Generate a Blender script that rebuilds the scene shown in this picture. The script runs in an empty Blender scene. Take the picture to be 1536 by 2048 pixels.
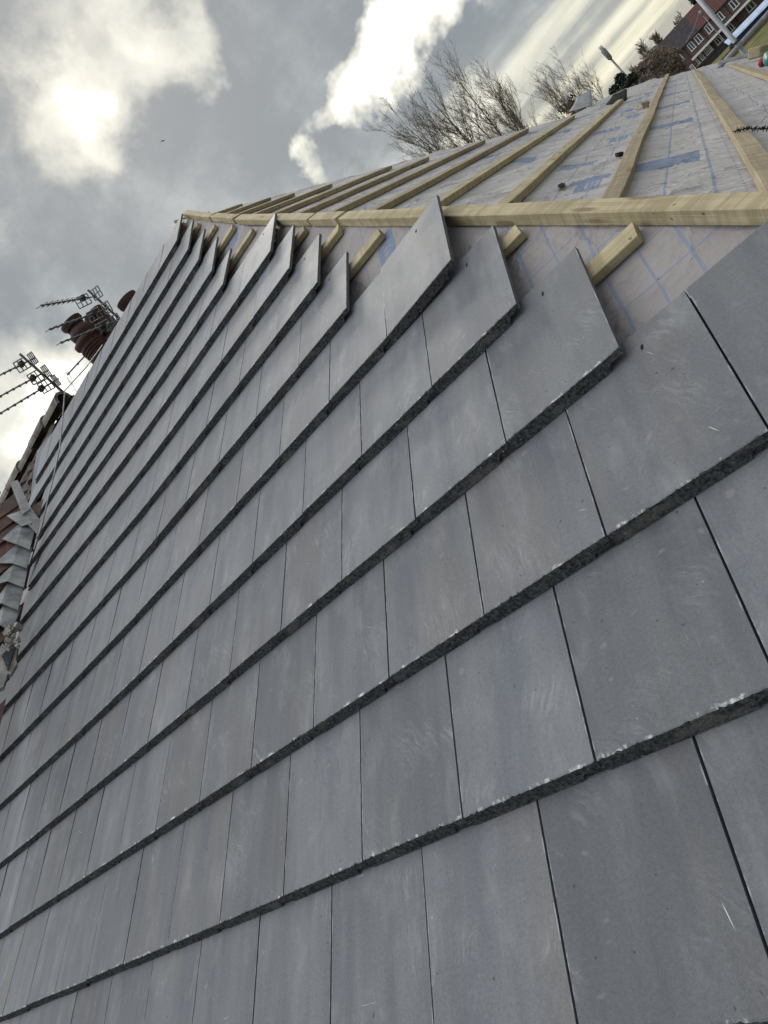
import bpy, bmesh, math, random
from mathutils import Vector, Matrix, noise
R = math.radians
S = bpy.context.scene
COL = S.collection

# ------------------------------------------------------------------ frames
Z0 = 6.0                      # height of the roof-plane origin above the ground
TH = R(31.0)                  # pitch of the tiled slope
G = 0.338                     # course gauge
W = 0.300                     # tile cover width
L = 0.385                     # tile length
CU, SU = math.cos(TH), math.sin(TH)
AX, AY, AN = Vector((1, 0, 0)), Vector((0, CU, SU)), Vector((0, -SU, CU))
ORG = Vector((0, 0, Z0))
def A(u, v, z=0.0):           # tiled slope: along course, up slope, off the surface
    return ORG + AX*u + AY*v + AN*z
MA = Matrix(((1, 0, 0, 0), (0, CU, -SU, 0), (0, SU, CU, Z0), (0, 0, 0, 1)))
def from_plane(p): return AX*p[0] + AY*p[1] + AN*p[2]
FZ = -0.08                    # underlay level below the tile noses
H0 = A(0.5873889, 1.1335249, FZ)                  # point on the hip
HD = from_plane((-0.5619818, 0.8271496, 0.0))     # up the hip
BD = from_plane((0.0350172, 0.8566416, -0.5147222))   # along battens of the far slope (level)
BS = from_plane((-0.8085719, 0.3269802, 0.4891784))   # up the far slope
BN = from_plane((0.5873545, 0.3990603, 0.7041062))    # its normal
def B(a, b, z=0.0): return H0 + BD*a + BS*b + BN*z
MB = Matrix.Translation(H0) @ Matrix((BD, BS, BN)).transposed().to_4x4()
def hipA(v): return 0.5874 - 0.6794*(v - 1.1335)

# ------------------------------------------------------------------ camera
RR = ((0.6154605, -0.1075746, -0.7807920), (-0.5415299, -0.7775034, -0.3197402), (-0.5726725, 0.6196096, -0.5367775))
CAMP = A(0.6231498, 0.0041010, 0.9553411)
cr, cd, cf = from_plane(RR[0]), from_plane(RR[1]), from_plane(RR[2])
cam = bpy.data.objects.new('camera', bpy.data.cameras.new('camera')); COL.objects.link(cam)
m = Matrix((cr, -cd, -cf)).transposed().to_4x4(); m.translation = CAMP
cam.matrix_world = m
cam.data.sensor_fit = 'VERTICAL'; cam.data.sensor_height = 24.0
FPX = 1404.85
cam.data.lens = FPX/2048*24.0
cam.data.clip_start = 0.02; cam.data.clip_end = 5000
S.camera = cam
def ray(x, y):
    d = cr*((x-768)/FPX) + cd*((y-1024)/FPX) + cf
    return d.normalized()
def far(x, y, D):             # point seen in that direction at horizontal distance D
    d = ray(x, y); return CAMP + d*(D/math.hypot(d.x, d.y))
def level(x, y, z):           # point in that direction at height z
    d = ray(x, y); return CAMP + d*((z-CAMP.z)/d.z)
def aeh(az, D, z): return Vector((CAMP.x + D*math.sin(R(az)), CAMP.y + D*math.cos(R(az)), z))
def elz(el, D): return CAMP.z + D*math.tan(R(el))

# ------------------------------------------------------------------ node helper
class NT:
    def __init__(s, nt): s.nt = nt; nt.nodes.clear()
    def n(s, t, ins=None, **kw):
        nd = s.nt.nodes.new(t)
        for k, v in kw.items(): setattr(nd, k, v)
        for k, v in (ins or {}).items():
            sk = nd.inputs[k]
            if isinstance(v, bpy.types.NodeSocket): s.nt.links.new(v, sk)
            elif isinstance(v, bpy.types.Node): s.nt.links.new(v.outputs[0], sk)
            else: sk.default_value = v
        return nd
    def m(s, op, a, b=None, c=None, clamp=False):
        nd = s.nt.nodes.new('ShaderNodeMath'); nd.operation = op; nd.use_clamp = clamp
        for i, v in enumerate((a, b, c)):
            if v is None: continue
            if isinstance(v, (int, float)): nd.inputs[i].default_value = v
            else: s.nt.links.new(v if isinstance(v, bpy.types.NodeSocket) else v.outputs[0], nd.inputs[i])
        return nd.outputs[0]
    def vm(s, op, a, b=None):
        nd = s.nt.nodes.new('ShaderNodeVectorMath'); nd.operation = op
        for i, v in enumerate((a, b)):
            if v is None: continue
            if isinstance(v, (tuple, list, Vector)): nd.inputs[i].default_value = tuple(v)
            else: s.nt.links.new(v if isinstance(v, bpy.types.NodeSocket) else v.outputs[0], nd.inputs[i])
        return nd
    def mix(s, f, a, b):
        nd = s.nt.nodes.new('ShaderNodeMix'); nd.data_type = 'RGBA'
        for i, v in ((0, f), (6, a), (7, b)):
            if isinstance(v, bpy.types.NodeSocket): s.nt.links.new(v, nd.inputs[i])
            elif isinstance(v, (int, float)): nd.inputs[i].default_value = v
            else: nd.inputs[i].default_value = (*v, 1) if len(v) == 3 else v
        return nd.outputs[2]
    def ss(s, x, lo, hi, a=0.0, b=1.0):
        nd = s.n('ShaderNodeMapRange', {0: x, 1: lo, 2: hi, 3: a, 4: b}, interpolation_type='SMOOTHSTEP'); return nd.outputs[0]
    def noise(s, vec, scale, detail=4, rough=0.55, out=0):
        return s.n('ShaderNodeTexNoise', {'Vector': vec, 'Scale': scale, 'Detail': detail, 'Roughness': rough}).outputs[out]
    def scale(s, vec, sc): return s.vm('MULTIPLY', vec, sc).outputs[0]
    def add(s, a, b): return s.vm('ADD', a, b).outputs[0]

# ------------------------------------------------------------------ sky and sun
SUN_AZ, SUN_EL = -27.0, 32.0
sd = Vector((math.sin(R(SUN_AZ))*math.cos(R(SUN_EL)), math.cos(R(SUN_AZ))*math.cos(R(SUN_EL)), math.sin(R(SUN_EL))))
W_ = bpy.data.worlds.new('World'); S.world = W_; W_.use_nodes = True
t = NT(W_.node_tree)
tc = t.n('ShaderNodeTexCoord'); dirv = t.vm('NORMALIZE', tc.outputs['Generated']).outputs[0]
sep = t.n('ShaderNodeSeparateXYZ', {0: dirv})
dz = t.m('MAXIMUM', sep.outputs[2], 0.0)
den = t.m('ADD', dz, 0.17)
q = t.n('ShaderNodeCombineXYZ', {0: t.m('DIVIDE', sep.outputs[0], den), 1: t.m('DIVIDE', sep.outputs[1], den), 2: 0.0}).outputs[0]
warp = t.noise(q, 1.3, 3, 0.5, 1)
qw = t.add(q, t.scale(t.vm('SUBTRACT', warp, (0.5, 0.5, 0.5)).outputs[0], (0.7, 0.7, 0)))
# thin lines near the horizon run level, so stretch along one axis there
n1 = t.noise(qw, 1.15, 6, 0.58)
n2 = t.noise(t.add(qw, (7.3, 2.1, 0)), 3.1, 5, 0.6)
n3 = t.noise(t.scale(t.add(q, (3.1, 9.2, 0)), (0.5, 1.9, 1)), 0.9, 5, 0.5)
dw = t.add(dirv, t.scale(t.vm('SUBTRACT', t.noise(dirv, 5.5, 5, 0.6, 1), (0.5, 0.5, 0.5)).outputs[0], (0.24, 0.24, 0.24)))
def blob(px, rad, amp, core=0.25):
    c = ray(*px)
    d = t.vm('DISTANCE', dw, tuple(c)).outputs['Value']
    return t.m('MULTIPLY', t.ss(d, rad*core, rad, 1.0, 0.0), amp)
gap = None
for px, rad, amp in (((230, 180), 0.20, 0.86), ((320, 60), 0.09, 0.5), ((130, 260), 0.11, 0.45), ((300, 270), 0.09, 0.45), ((620, 305), 0.05, 0.7), ((655, 270), 0.06, 0.9), ((700, 220), 0.065, 1.0), ((735, 170), 0.065, 1.0), ((770, 110), 0.07, 1.0), ((805, 50), 0.07, 1.0),
                     ((850, -30), 0.08, 0.9), ((650, 345), 0.045, 0.8), ((20, 800), 0.12, 0.55), ((100, 770), 0.08, 0.45), ((30, 920), 0.08, 0.35), ((900, 240), 0.06, 0.35)):
    g_ = blob(px, rad, amp); gap = g_ if gap is None else t.m('ADD', gap, g_)
dark = None
for px, rad, amp in (((560, 110), 0.24, 1.0), ((430, 300), 0.15, 0.7), ((700, 320), 0.06, 0.5), ((730, 300), 0.05, 0.5), ((870, 90), 0.05, 0.9), ((300, 480), 0.20, 0.55), ((60, 60), 0.2, 0.35), ((960, 10), 0.10, 0.3)):
    g_ = blob(px, rad, amp); dark = g_ if dark is None else t.m('ADD', dark, g_)
raw = t.m('ADD', t.m('MULTIPLY', t.m('SUBTRACT', n1, 0.5), 1.1), t.m('MULTIPLY', t.m('SUBTRACT', n2, 0.5), 0.55))
hor = t.ss(sep.outputs[2], 0.02, 0.30, 1.0, 0.0)
raw = t.m('ADD', raw, t.m('MULTIPLY', t.m('MULTIPLY', t.m('SUBTRACT', n3, 0.46), 4.4), hor))
thin = t.m('SUBTRACT', t.m('ADD', raw, gap), dark)              # > 0: cloud thin, light comes through
m1 = t.noise(t.add(dirv, (2.2, 0.4, 1.7)), 5.0, 6, 0.60); m2 = t.noise(dw, 12.0, 5, 0.6)
thin = t.m('ADD', thin, t.m('ADD', t.m('MULTIPLY', t.m('SUBTRACT', m1, 0.5), 0.9), t.m('MULTIPLY', t.m('SUBTRACT', m2, 0.5), 0.55)))
bodyv = t.m('ADD', t.m('ADD', raw, t.m('MULTIPLY', dark, -0.45)), t.m('ADD', t.m('MULTIPLY', t.m('SUBTRACT', m1, 0.5), 2.9), t.m('MULTIPLY', t.m('SUBTRACT', m2, 0.5), 0.6)))
body = t.mix(t.ss(bodyv, -0.55, 0.50), (0.120, 0.152, 0.186), (0.400, 0.435, 0.450))
low = t.ss(sep.outputs[2], 0.0, 0.22, 1.0, 0.0)
body = t.mix(t.m('MULTIPLY', low, 0.6), body, (0.66, 0.645, 0.53))
sdot = t.vm('DOT_PRODUCT', dirv, tuple(sd)).outputs['Value']
glow = t.ss(sdot, 0.60, 1.0)
body = t.mix(t.m('MULTIPLY', glow, 0.22), body, (0.85, 0.86, 0.82))
cloud = t.mix(t.ss(thin, -0.20, 0.60), body, t.mix(low, (0.76, 0.755, 0.67), (0.93, 0.88, 0.66)))
cloud = t.mix(t.ss(thin, 0.35, 0.90), cloud, (1.0, 0.985, 0.86))
cloud = t.mix(t.ss(thin, 0.70, 1.35), cloud, t.mix(glow, (1.05, 1.03, 0.92), (2.6, 2.6, 2.45)))
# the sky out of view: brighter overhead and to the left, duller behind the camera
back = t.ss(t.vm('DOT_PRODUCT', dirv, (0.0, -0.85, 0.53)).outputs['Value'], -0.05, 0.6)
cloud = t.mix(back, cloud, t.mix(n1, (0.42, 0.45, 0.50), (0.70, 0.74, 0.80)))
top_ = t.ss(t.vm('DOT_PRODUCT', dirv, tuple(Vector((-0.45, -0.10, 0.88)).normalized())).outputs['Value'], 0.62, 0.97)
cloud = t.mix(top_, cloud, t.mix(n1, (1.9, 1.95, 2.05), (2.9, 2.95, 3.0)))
cloud = t.mix(t.ss(sep.outputs[2], -0.06, 0.0, 1.0, 0.0), cloud, (0.22, 0.22, 0.20))
sky = t.n('ShaderNodeTexSky', sky_type='NISHITA', sun_disc=False, sun_elevation=R(SUN_EL), sun_rotation=R(SUN_AZ))
skyc = t.scale(sky.outputs[0], (0.10, 0.10, 0.10))
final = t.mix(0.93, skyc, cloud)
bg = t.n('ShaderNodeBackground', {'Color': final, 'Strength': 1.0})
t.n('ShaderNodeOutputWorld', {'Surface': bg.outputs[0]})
sl = bpy.data.lights.new('sun', 'SUN'); sl.energy = 1.3; sl.angle = R(12); sl.color = (1.0, 0.95, 0.86)
so = bpy.data.objects.new('sun', sl); COL.objects.link(so)
so.rotation_euler = sd.to_track_quat('Z', 'Y').to_euler(); so.location = (0, 0, 40)
S.view_settings.view_transform = 'Standard'; S.view_settings.look = 'None'
S.view_settings.exposure = 0.0; S.view_settings.gamma = 1.0; S.view_settings.use_curve_mapping = False
S.cycles.max_bounces = 6

# ------------------------------------------------------------------ mesh helpers
rnd = random.Random(7)
def obj(name, bm, mats, parent=None, mat=None, smooth=False, uvs=None):
    me = bpy.data.meshes.new(name); bm.to_mesh(me); bm.free()
    for mm in (mats if isinstance(mats, (list, tuple)) else [mats]): me.materials.append(mm)
    if smooth:
        for p in me.polygons: p.use_smooth = True
    o = bpy.data.objects.new(name, me); COL.objects.link(o)
    if parent: o.parent = parent
    if mat is not None: o.matrix_world = mat
    return o
def empty(name, loc=(0, 0, 0), rz=0.0):
    o = bpy.data.objects.new(name, None); COL.objects.link(o); o.location = loc; o.rotation_euler = (0, 0, rz)
    o.empty_display_size = 0.1
    return o
def tag(o, label=None, cat=None, group=None, kind=None):
    if label: o['label'] = label
    if cat: o['category'] = cat
    if group: o['group'] = group
    if kind: o['kind'] = kind
    elif label: o['kind'] = 'thing'
    return o
def box(bm, lo, hi, M=None, mi=0):
    vs = [bm.verts.new((x, y, z)) for x in (lo[0], hi[0]) for y in (lo[1], hi[1]) for z in (lo[2], hi[2])]
    if M is not None:
        for v in vs: v.co = M @ v.co
    fs = []
    for f in ((0, 1, 3, 2), (4, 6, 7, 5), (0, 4, 5, 1), (2, 3, 7, 6), (0, 2, 6, 4), (1, 5, 7, 3)):
        fc = bm.faces.new([vs[i] for i in f]); fc.material_index = mi; fs.append(fc)
    return fs
def tube(bm, pts, radii, seg=8, cap=True, mi=0):
    rings = []
    n = len(pts)
    up = None
    for i, p in enumerate(pts):
        p = Vector(p)
        d = (Vector(pts[min(i+1, n-1)]) - Vector(pts[max(i-1, 0)])).normalized()
        if up is None:
            up = Vector((0, 0, 1)) if abs(d.z) < 0.9 else Vector((1, 0, 0))
        x = d.cross(up)
        if x.length < 1e-6: x = d.orthogonal()
        x.normalize(); y = x.cross(d).normalized(); up = y
        r = radii[i] if isinstance(radii, (list, tuple)) else radii
        rings.append([bm.verts.new(p + x*(r*math.cos(2*math.pi*k/seg)) + y*(r*math.sin(2*math.pi*k/seg))) for k in range(seg)])
    for a, b in zip(rings, rings[1:]):
        for k in range(seg):
            f = bm.faces.new((a[k], a[(k+1) % seg], b[(k+1) % seg], b[k])); f.material_index = mi
    if cap:
        bm.faces.new(rings[0][::-1]).material_index = mi; bm.faces.new(rings[-1]).material_index = mi
def lathe(bm, prof, seg=28, M=None, mi=0):
    rings = []
    for r, z in prof:
        rings.append([bm.verts.new((r*math.cos(2*math.pi*k/seg), r*math.sin(2*math.pi*k/seg), z)) for k in range(seg)])
    if M is not None:
        for rg in rings:
            for v in rg: v.co = M @ v.co
    for a, b in zip(rings, rings[1:]):
        for k in range(seg): bm.faces.new((a[k], a[(k+1) % seg], b[(k+1) % seg], b[k])).material_index = mi
def fbm(p, sc, oct=3):
    v = 0; a = 1; tot = 0
    for i in range(oct):
        v += a*noise.noise(Vector(p)*sc + Vector((i*17.1, i*3.7, 5.3))); tot += a; a *= 0.5; sc *= 2.1
    return v/tot

# ------------------------------------------------------------------ materials
def mat(name):
    mm = bpy.data.materials.new(name); mm.use_nodes = True
    return mm, NT(mm.node_tree)
def finish(t, col, rough=0.8, bump=None, bstr=0.3, bdist=0.002, spec=0.4, metal=0.0, extra=None):
    ins = {'Base Color': col, 'Roughness': rough, 'Metallic': metal, 'Specular IOR Level': spec}
    if bump is not None:
        ins['Normal'] = t.n('ShaderNodeBump', {'Height': bump, 'Strength': bstr, 'Distance': bdist}).outputs[0]
    if extra: ins.update(extra)
    b = t.n('ShaderNodeBsdfPrincipled')
    for k, v in ins.items():
        if isinstance(v, bpy.types.NodeSocket): t.nt.links.new(v, b.inputs[k])
        elif isinstance(v, (tuple, list)): b.inputs[k].default_value = (*v, 1) if len(v) == 3 else v
        else: b.inputs[k].default_value = v
    t.n('ShaderNodeOutputMaterial', {'Surface': b.outputs[0]})
def simple(name, c1, c2, sc=3.0, rough=0.8, bs=0.3, bd=0.004, metal=0.0, spec=0.3, stretch=(1, 1, 1), objrand=0.0):
    mm, t = mat(name)
    tc = t.n('ShaderNodeTexCoord')
    v = t.scale(tc.outputs['Object'], stretch)
    if objrand:
        oi = t.n('ShaderNodeObjectInfo')
        v = t.add(v, t.n('ShaderNodeCombineXYZ', {0: t.m('MULTIPLY', oi.outputs['Random'], 40.0), 1: 0.0, 2: 0.0}).outputs[0])
    nn = t.noise(v, sc, 5, 0.6)
    c = t.mix(t.ss(nn, 0.3, 0.7), c1, c2)
    finish(t, c, rough, t.noise(v, sc*8, 3, 0.6), bs, bd, spec, metal)
    return mm

def tile_material():
    mm, t = mat('tile_face')
    tc = t.n('ShaderNodeTexCoord'); oi = t.n('ShaderNodeObjectInfo')
    rv = oi.outputs['Random']
    off = t.n('ShaderNodeCombineXYZ', {0: t.m('MULTIPLY', rv, 37.0), 1: t.m('MULTIPLY', rv, 91.0), 2: 0.0}).outputs[0]
    P = tc.outputs['Object']; v = t.add(P, off)
    sp = t.n('ShaderNodeSeparateXYZ', {0: P})
    # broad streaks running down the slope, bluish grey against brownish grey
    s1 = t.noise(t.scale(v, (9.0, 1.5, 1)), 1.0, 4, 0.55)
    s2 = t.noise(t.scale(v, (38.0, 4.0, 1)), 1.0, 4, 0.6)
    s3 = t.noise(t.scale(v, (5.0, 5.0, 1)), 1.0, 5, 0.6)
    grain = t.noise(v, 420.0, 3, 0.7)
    grain2 = t.noise(v, 150.0, 3, 0.7)
    c = t.mix(t.ss(s1, 0.36, 0.64), (0.112, 0.121, 0.134), (0.150, 0.158, 0.167))
    c = t.mix(t.m('MULTIPLY', t.ss(t.noise(t.scale(t.add(v, (5.5, 1.7, 0)), (7.0, 1.1, 1)), 1.0, 4, 0.55), 0.42, 0.66), t.m('ADD', 0.25, t.m('MULTIPLY', t.m('FRACT', t.m('MULTIPLY', rv, 7.13)), 0.7))), c, (0.146, 0.141, 0.138))
    tone = t.m('ADD', t.m('ADD', 0.66, t.m('MULTIPLY', s2, 0.34)), t.m('MULTIPLY', s3, 0.34))
    tone = t.m('MULTIPLY', tone, t.m('ADD', 0.82, t.m('MULTIPLY', rv, 0.30)))
    tone = t.m('MULTIPLY', tone, t.m('ADD', 0.45, t.m('MULTIPLY', grain, 0.86)))
    tone = t.m('MULTIPLY', tone, t.m('ADD', 0.66, t.m('MULTIPLY', grain2, 0.72)))
    c = t.vm('SCALE', c); t.nt.links.new(tone, c.inputs['Scale']); c = c.outputs[0]
    # chalky smears: swirled strokes gathered in a few patches, different on every tile
    wv = t.add(v, t.scale(t.vm('SUBTRACT', t.noise(v, 9.0, 3, 0.55, 1), (0.5, 0.5, 0.5)).outputs[0], (0.05, 0.085, 0)))
    rot = t.n('ShaderNodeVectorRotate', {'Vector': wv, 'Angle': t.m('SUBTRACT', t.m('MULTIPLY', rv, 1.3), 0.9)}, rotation_type='Z_AXIS').outputs[0]
    patch = t.ss(t.noise(t.add(v, (3.3, 8.8, 0)), 5.5, 4, 0.6), 0.50, 0.72)
    strokes = t.ss(t.noise(t.scale(rot, (120.0, 12.0, 1)), 1.0, 6, 0.75), 0.40, 0.78)
    c = t.mix(t.m('MULTIPLY', t.m('MULTIPLY', patch, strokes), 0.62), c, (0.37, 0.375, 0.375))
    veil = t.ss(t.noise(t.scale(t.add(wv, (9.1, 2.2, 0)), (9.0, 4.0, 1)), 1.0, 6, 0.66), 0.50, 0.76)
    c = t.mix(t.m('MULTIPLY', veil, 0.42), c, (0.27, 0.277, 0.280))
    dk = t.ss(t.noise(t.scale(t.add(wv, (1.4, 6.6, 0)), (14.0, 2.2, 1)), 1.0, 5, 0.62), 0.50, 0.74)
    c = t.mix(t.m('MULTIPLY', dk, 0.45), c, (0.066, 0.073, 0.084))
    # pale rubbed arrises down the long edges
    sx = t.m('MINIMUM', sp.outputs[0], t.m('SUBTRACT', W - 0.0045, sp.outputs[0]))
    al = t.m('MULTIPLY', t.ss(sx, 0.0, 0.0035, 1.0, 0.0), t.ss(t.noise(t.scale(v, (9.0, 16.0, 1)), 1.0, 4, 0.65), 0.50, 0.62))
    c = t.mix(t.m('MULTIPLY', al, 0.55), c, (0.48, 0.49, 0.49))
    # a few hard scratches
    rot2 = t.n('ShaderNodeVectorRotate', {'Vector': v, 'Angle': t.m('MULTIPLY', rv, -2.2)}, rotation_type='Z_AXIS').outputs[0]
    scr = t.ss(t.noise(t.scale(rot2, (300.0, 9.0, 1)), 1.0, 2, 0.5), 0.745, 0.79)
    scr = t.m('MULTIPLY', scr, t.ss(t.noise(t.add(v, (1.3, 4.8, 0)), 8.0, 2, 0.5), 0.46, 0.56))
    c = t.mix(t.m('MULTIPLY', scr, 0.85), c, (0.66, 0.67, 0.66))
    # pale chips along the leading edge
    ew = t.m('MULTIPLY', t.noise(v, 55.0, 3, 0.6), 0.020)
    edge = t.ss(t.m('SUBTRACT', sp.outputs[1], t.m('SUBTRACT', ew, 0.0055)), 0.0, 0.004, 1.0, 0.0)
    em = t.ss(t.noise(t.scale(v, (22.0, 10.0, 1)), 1.0, 5, 0.75), 0.52, 0.66)
    c = t.mix(t.m('MULTIPLY', t.m('MULTIPLY', edge, em), 0.9), c, (0.60, 0.60, 0.58))
    # small dark pits and pale specks
    pit = t.ss(t.noise(v, 75.0, 1, 0.4), 0.20, 0.235, 1.0, 0.0)
    c = t.mix(t.m('MULTIPLY', pit, 0.8), c, (0.03, 0.03, 0.033))
    spk = t.ss(t.noise(t.add(v, (2, 6, 0)), 95.0, 1, 0.4), 0.775, 0.80)
    c = t.mix(t.m('MULTIPLY', t.m('MULTIPLY', spk, patch), 0.8), c, (0.55, 0.56, 0.55))
    # lime bloom marks, brownish, rare
    bl = t.ss(t.noise(t.scale(t.add(v, (4.4, 4.4, 0)), (26, 34, 1)), 1.0, 2, 0.4), 0.70, 0.78)
    c = t.mix(t.m('MULTIPLY', bl, 0.3), c, (0.32, 0.27, 0.23))
    h = t.m('ADD', t.m('MULTIPLY', grain, 0.5), t.m('MULTIPLY', grain2, 0.7))
    finish(t, c, t.m('ADD', 0.50, t.m('MULTIPLY', s3, 0.25)), h, 0.32, 0.0016, 0.42)
    return mm
M_TILE = tile_material()
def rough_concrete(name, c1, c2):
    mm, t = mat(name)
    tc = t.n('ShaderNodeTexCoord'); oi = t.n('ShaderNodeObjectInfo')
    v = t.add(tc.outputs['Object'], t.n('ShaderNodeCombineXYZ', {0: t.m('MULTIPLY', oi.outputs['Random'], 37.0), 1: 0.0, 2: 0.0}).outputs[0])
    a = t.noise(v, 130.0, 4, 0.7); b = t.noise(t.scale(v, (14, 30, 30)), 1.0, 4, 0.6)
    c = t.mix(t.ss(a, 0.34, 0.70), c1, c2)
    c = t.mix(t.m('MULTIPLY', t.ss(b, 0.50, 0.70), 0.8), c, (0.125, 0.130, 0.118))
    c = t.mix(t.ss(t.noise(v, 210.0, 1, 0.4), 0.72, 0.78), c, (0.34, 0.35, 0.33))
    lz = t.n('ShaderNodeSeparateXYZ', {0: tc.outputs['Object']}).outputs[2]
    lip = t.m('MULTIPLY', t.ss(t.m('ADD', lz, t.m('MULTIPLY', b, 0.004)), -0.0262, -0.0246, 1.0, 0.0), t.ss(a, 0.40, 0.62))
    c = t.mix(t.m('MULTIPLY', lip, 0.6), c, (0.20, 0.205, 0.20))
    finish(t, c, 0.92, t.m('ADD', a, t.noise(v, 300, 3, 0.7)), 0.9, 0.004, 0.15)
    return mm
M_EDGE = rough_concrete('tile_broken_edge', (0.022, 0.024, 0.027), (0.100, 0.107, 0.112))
M_SIDE = simple('tile_side', (0.085, 0.093, 0.105), (0.125, 0.132, 0.142), 40, 0.75, 0.3, 0.002)

def wood(name, c1, c2, c3, saw=True):
    mm, t = mat(name)
    tc = t.n('ShaderNodeTexCoord'); oi = t.n('ShaderNodeObjectInfo')
    rv = oi.outputs['Random']
    v = t.add(tc.outputs['Object'], t.n('ShaderNodeCombineXYZ', {0: t.m('MULTIPLY', rv, 23.0), 1: rv, 2: t.m('MULTIPLY', rv, 3.0)}).outputs[0])
    g1 = t.noise(t.scale(v, (1.6, 42, 42)), 1.0, 5, 0.6)
    g2 = t.noise(t.scale(v, (5, 200, 200)), 1.0, 3, 0.6)
    st = t.noise(t.scale(v, (4, 9, 9)), 1.0, 5, 0.6)
    c = t.mix(t.ss(g1, 0.34, 0.66), c1, c2)
    c = t.mix(t.m('MULTIPLY', t.ss(st, 0.50, 0.72), 0.55), c, c3)
    c = t.mix(t.m('MULTIPLY', t.ss(g2, 0.55, 0.75), 0.30), c, (0.20, 0.15, 0.09))
    kn = t.n('ShaderNodeTexVoronoi', {'Vector': t.scale(v, (3.2, 17, 17)), 'Scale': 1.0})
    k = t.ss(kn.outputs['Distance'], 0.10, 0.20, 1.0, 0.0)
    c = t.mix(t.m('MULTIPLY', k, 0.75), c, (0.16, 0.10, 0.055))
    sc = t.noise(t.scale(v, (230, 14, 14)), 1.0, 3, 0.6)
    band = t.noise(t.scale(v, (26, 3, 3)), 1.0, 3, 0.6)
    c = t.mix(t.m('MULTIPLY', t.ss(band, 0.44, 0.62), 0.50), c, (0.225, 0.18, 0.11))
    c = t.mix(t.m('MULTIPLY', t.ss(sc, 0.5, 0.75), 0.22), c, (0.58, 0.50, 0.34))
    c = t.mix(t.m('MULTIPLY', t.ss(t.noise(v, 70, 1, 0.4), 0.75, 0.79), 0.8), c, (0.05, 0.045, 0.04))
    finish(t, c, 0.85, t.m('ADD', sc, t.m('ADD', g2, t.m('MULTIPLY', band, 1.5))), 0.55, 0.003, 0.2)
    return mm
M_WOOD = wood('sawn_softwood', (0.37, 0.31, 0.185), (0.475, 0.405, 0.26), (0.29, 0.25, 0.14))
M_WOODW = wood('weathered_softwood', (0.29, 0.24, 0.155), (0.40, 0.335, 0.225), (0.21, 0.18, 0.12))

def felt_material(name, prints, lines, base=(0.43, 0.41, 0.395), crease=(6.5, 2.2, 1), bst=1.0):
    """underlay with blue printing, laid out in the sheet's own metres (uv)"""
    mm, t = mat(name)
    uv = t.n('ShaderNodeUVMap').outputs[0]
    sp = t.n('ShaderNodeSeparateXYZ', {0: uv}); x, y = sp.outputs[0], sp.outputs[1]
    fine = t.noise(uv, 300.0, 3, 0.7); cl = t.noise(uv, 4.0, 5, 0.6)
    c = t.mix(t.ss(cl, 0.35, 0.65), base, tuple(v*0.9 for v in base))
    c = t.mix(t.m('MULTIPLY', t.ss(fine, 0.45, 0.75), 0.12), c, (0.60, 0.59, 0.58))
    ink = None
    def addm(mk):
        nonlocal ink
        ink = mk if ink is None else t.m('MAXIMUM', ink, mk)
    def rng(s, lo, hi):
        return t.m('MULTIPLY', t.m('GREATER_THAN', s, lo), t.m('LESS_THAN', s, hi))
    for ax, pos, wdt, dash in lines:          # printed guide lines
        s, o = (x, y) if ax == 'x' else (y, x)
        mk = t.m('LESS_THAN', t.m('ABSOLUTE', t.m('SUBTRACT', s, pos)), wdt)
        if dash: mk = t.m('MULTIPLY', mk, t.m('GREATER_THAN', t.m('FRACT', t.m('MULTIPLY', o, dash)), 0.55))
        addm(t.m('MULTIPLY', mk, 0.75))
    for x0, x1, y0, y1, kind in prints:       # solid blocks with pale lettering bars
        mk = t.m('MULTIPLY', rng(x, x0, x1), rng(y, y0, y1))
        if kind:
            fx = t.m('FRACT', t.m('MULTIPLY', t.m('SUBTRACT', y, y0), kind/(y1-y0)))
            inner = t.m('MULTIPLY', rng(x, x0+(x1-x0)*0.28, x0+(x1-x0)*0.72), rng(y, y0+(y1-y0)*0.1, y1-(y1-y0)*0.3))
            mk = t.m('SUBTRACT', mk, t.m('MULTIPLY', t.m('MULTIPLY', mk, inner), t.m('MULTIPLY', t.m('GREATER_THAN', fx, 0.6), 0.7)))
        addm(mk)
    wear = t.m('ADD', 0.62, t.m('MULTIPLY', t.noise(uv, 90.0, 3, 0.6), 0.5))
    c = t.mix(t.m('MULTIPLY', t.m('MULTIPLY', ink, wear), 0.92), c, (0.150, 0.205, 0.310))
    c = t.mix(t.m('MULTIPLY', t.ss(t.noise(uv, 60, 1, 0.4), 0.765, 0.80), 0.75), c, (0.10, 0.085, 0.07))
    cr1 = t.noise(t.scale(uv, crease), 1.0, 4, 0.55); cr2 = t.noise(t.scale(t.add(uv, (3, 7, 0)), tuple(2.6*k for k in crease)), 1.0, 4, 0.6)
    rdg = t.m('POWER', t.m('SUBTRACT', 1.0, t.m('MULTIPLY', t.m('ABSOLUTE', t.m('SUBTRACT', cr1, 0.5)), 3.2), clamp=True), 5.0)
    bump = t.m('ADD', t.m('ADD', cr1, t.m('MULTIPLY', cr2, 0.45)), t.m('ADD', t.m('MULTIPLY', rdg, 0.30), t.m('MULTIPLY', fine, 0.02)))
    finish(t, c, 0.72, bump, bst, 0.045, 0.25)
    return mm
prB = []
for k in range(6):                            # repeats along the roll
    a0 = 1.035 + 1.41*k
    prB.append((a0, a0+0.20, 0.060, 0.250, 0))
    prB.append((a0-0.15, a0+0.10, 0.345, 0.425, 5))
    prB.append((a0+0.02, a0+0.12, 0.325, 0.452, 0))
for k in range(4):
    for r_ in range(1, 7):
        prB.append((0.75+0.9*r_*0.9+1.41*k, 0.95+0.9*r_*0.9+1.41*k, 0.06+0.36*r_, 0.20+0.36*r_, 4 if r_ % 2 else 0))
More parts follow.
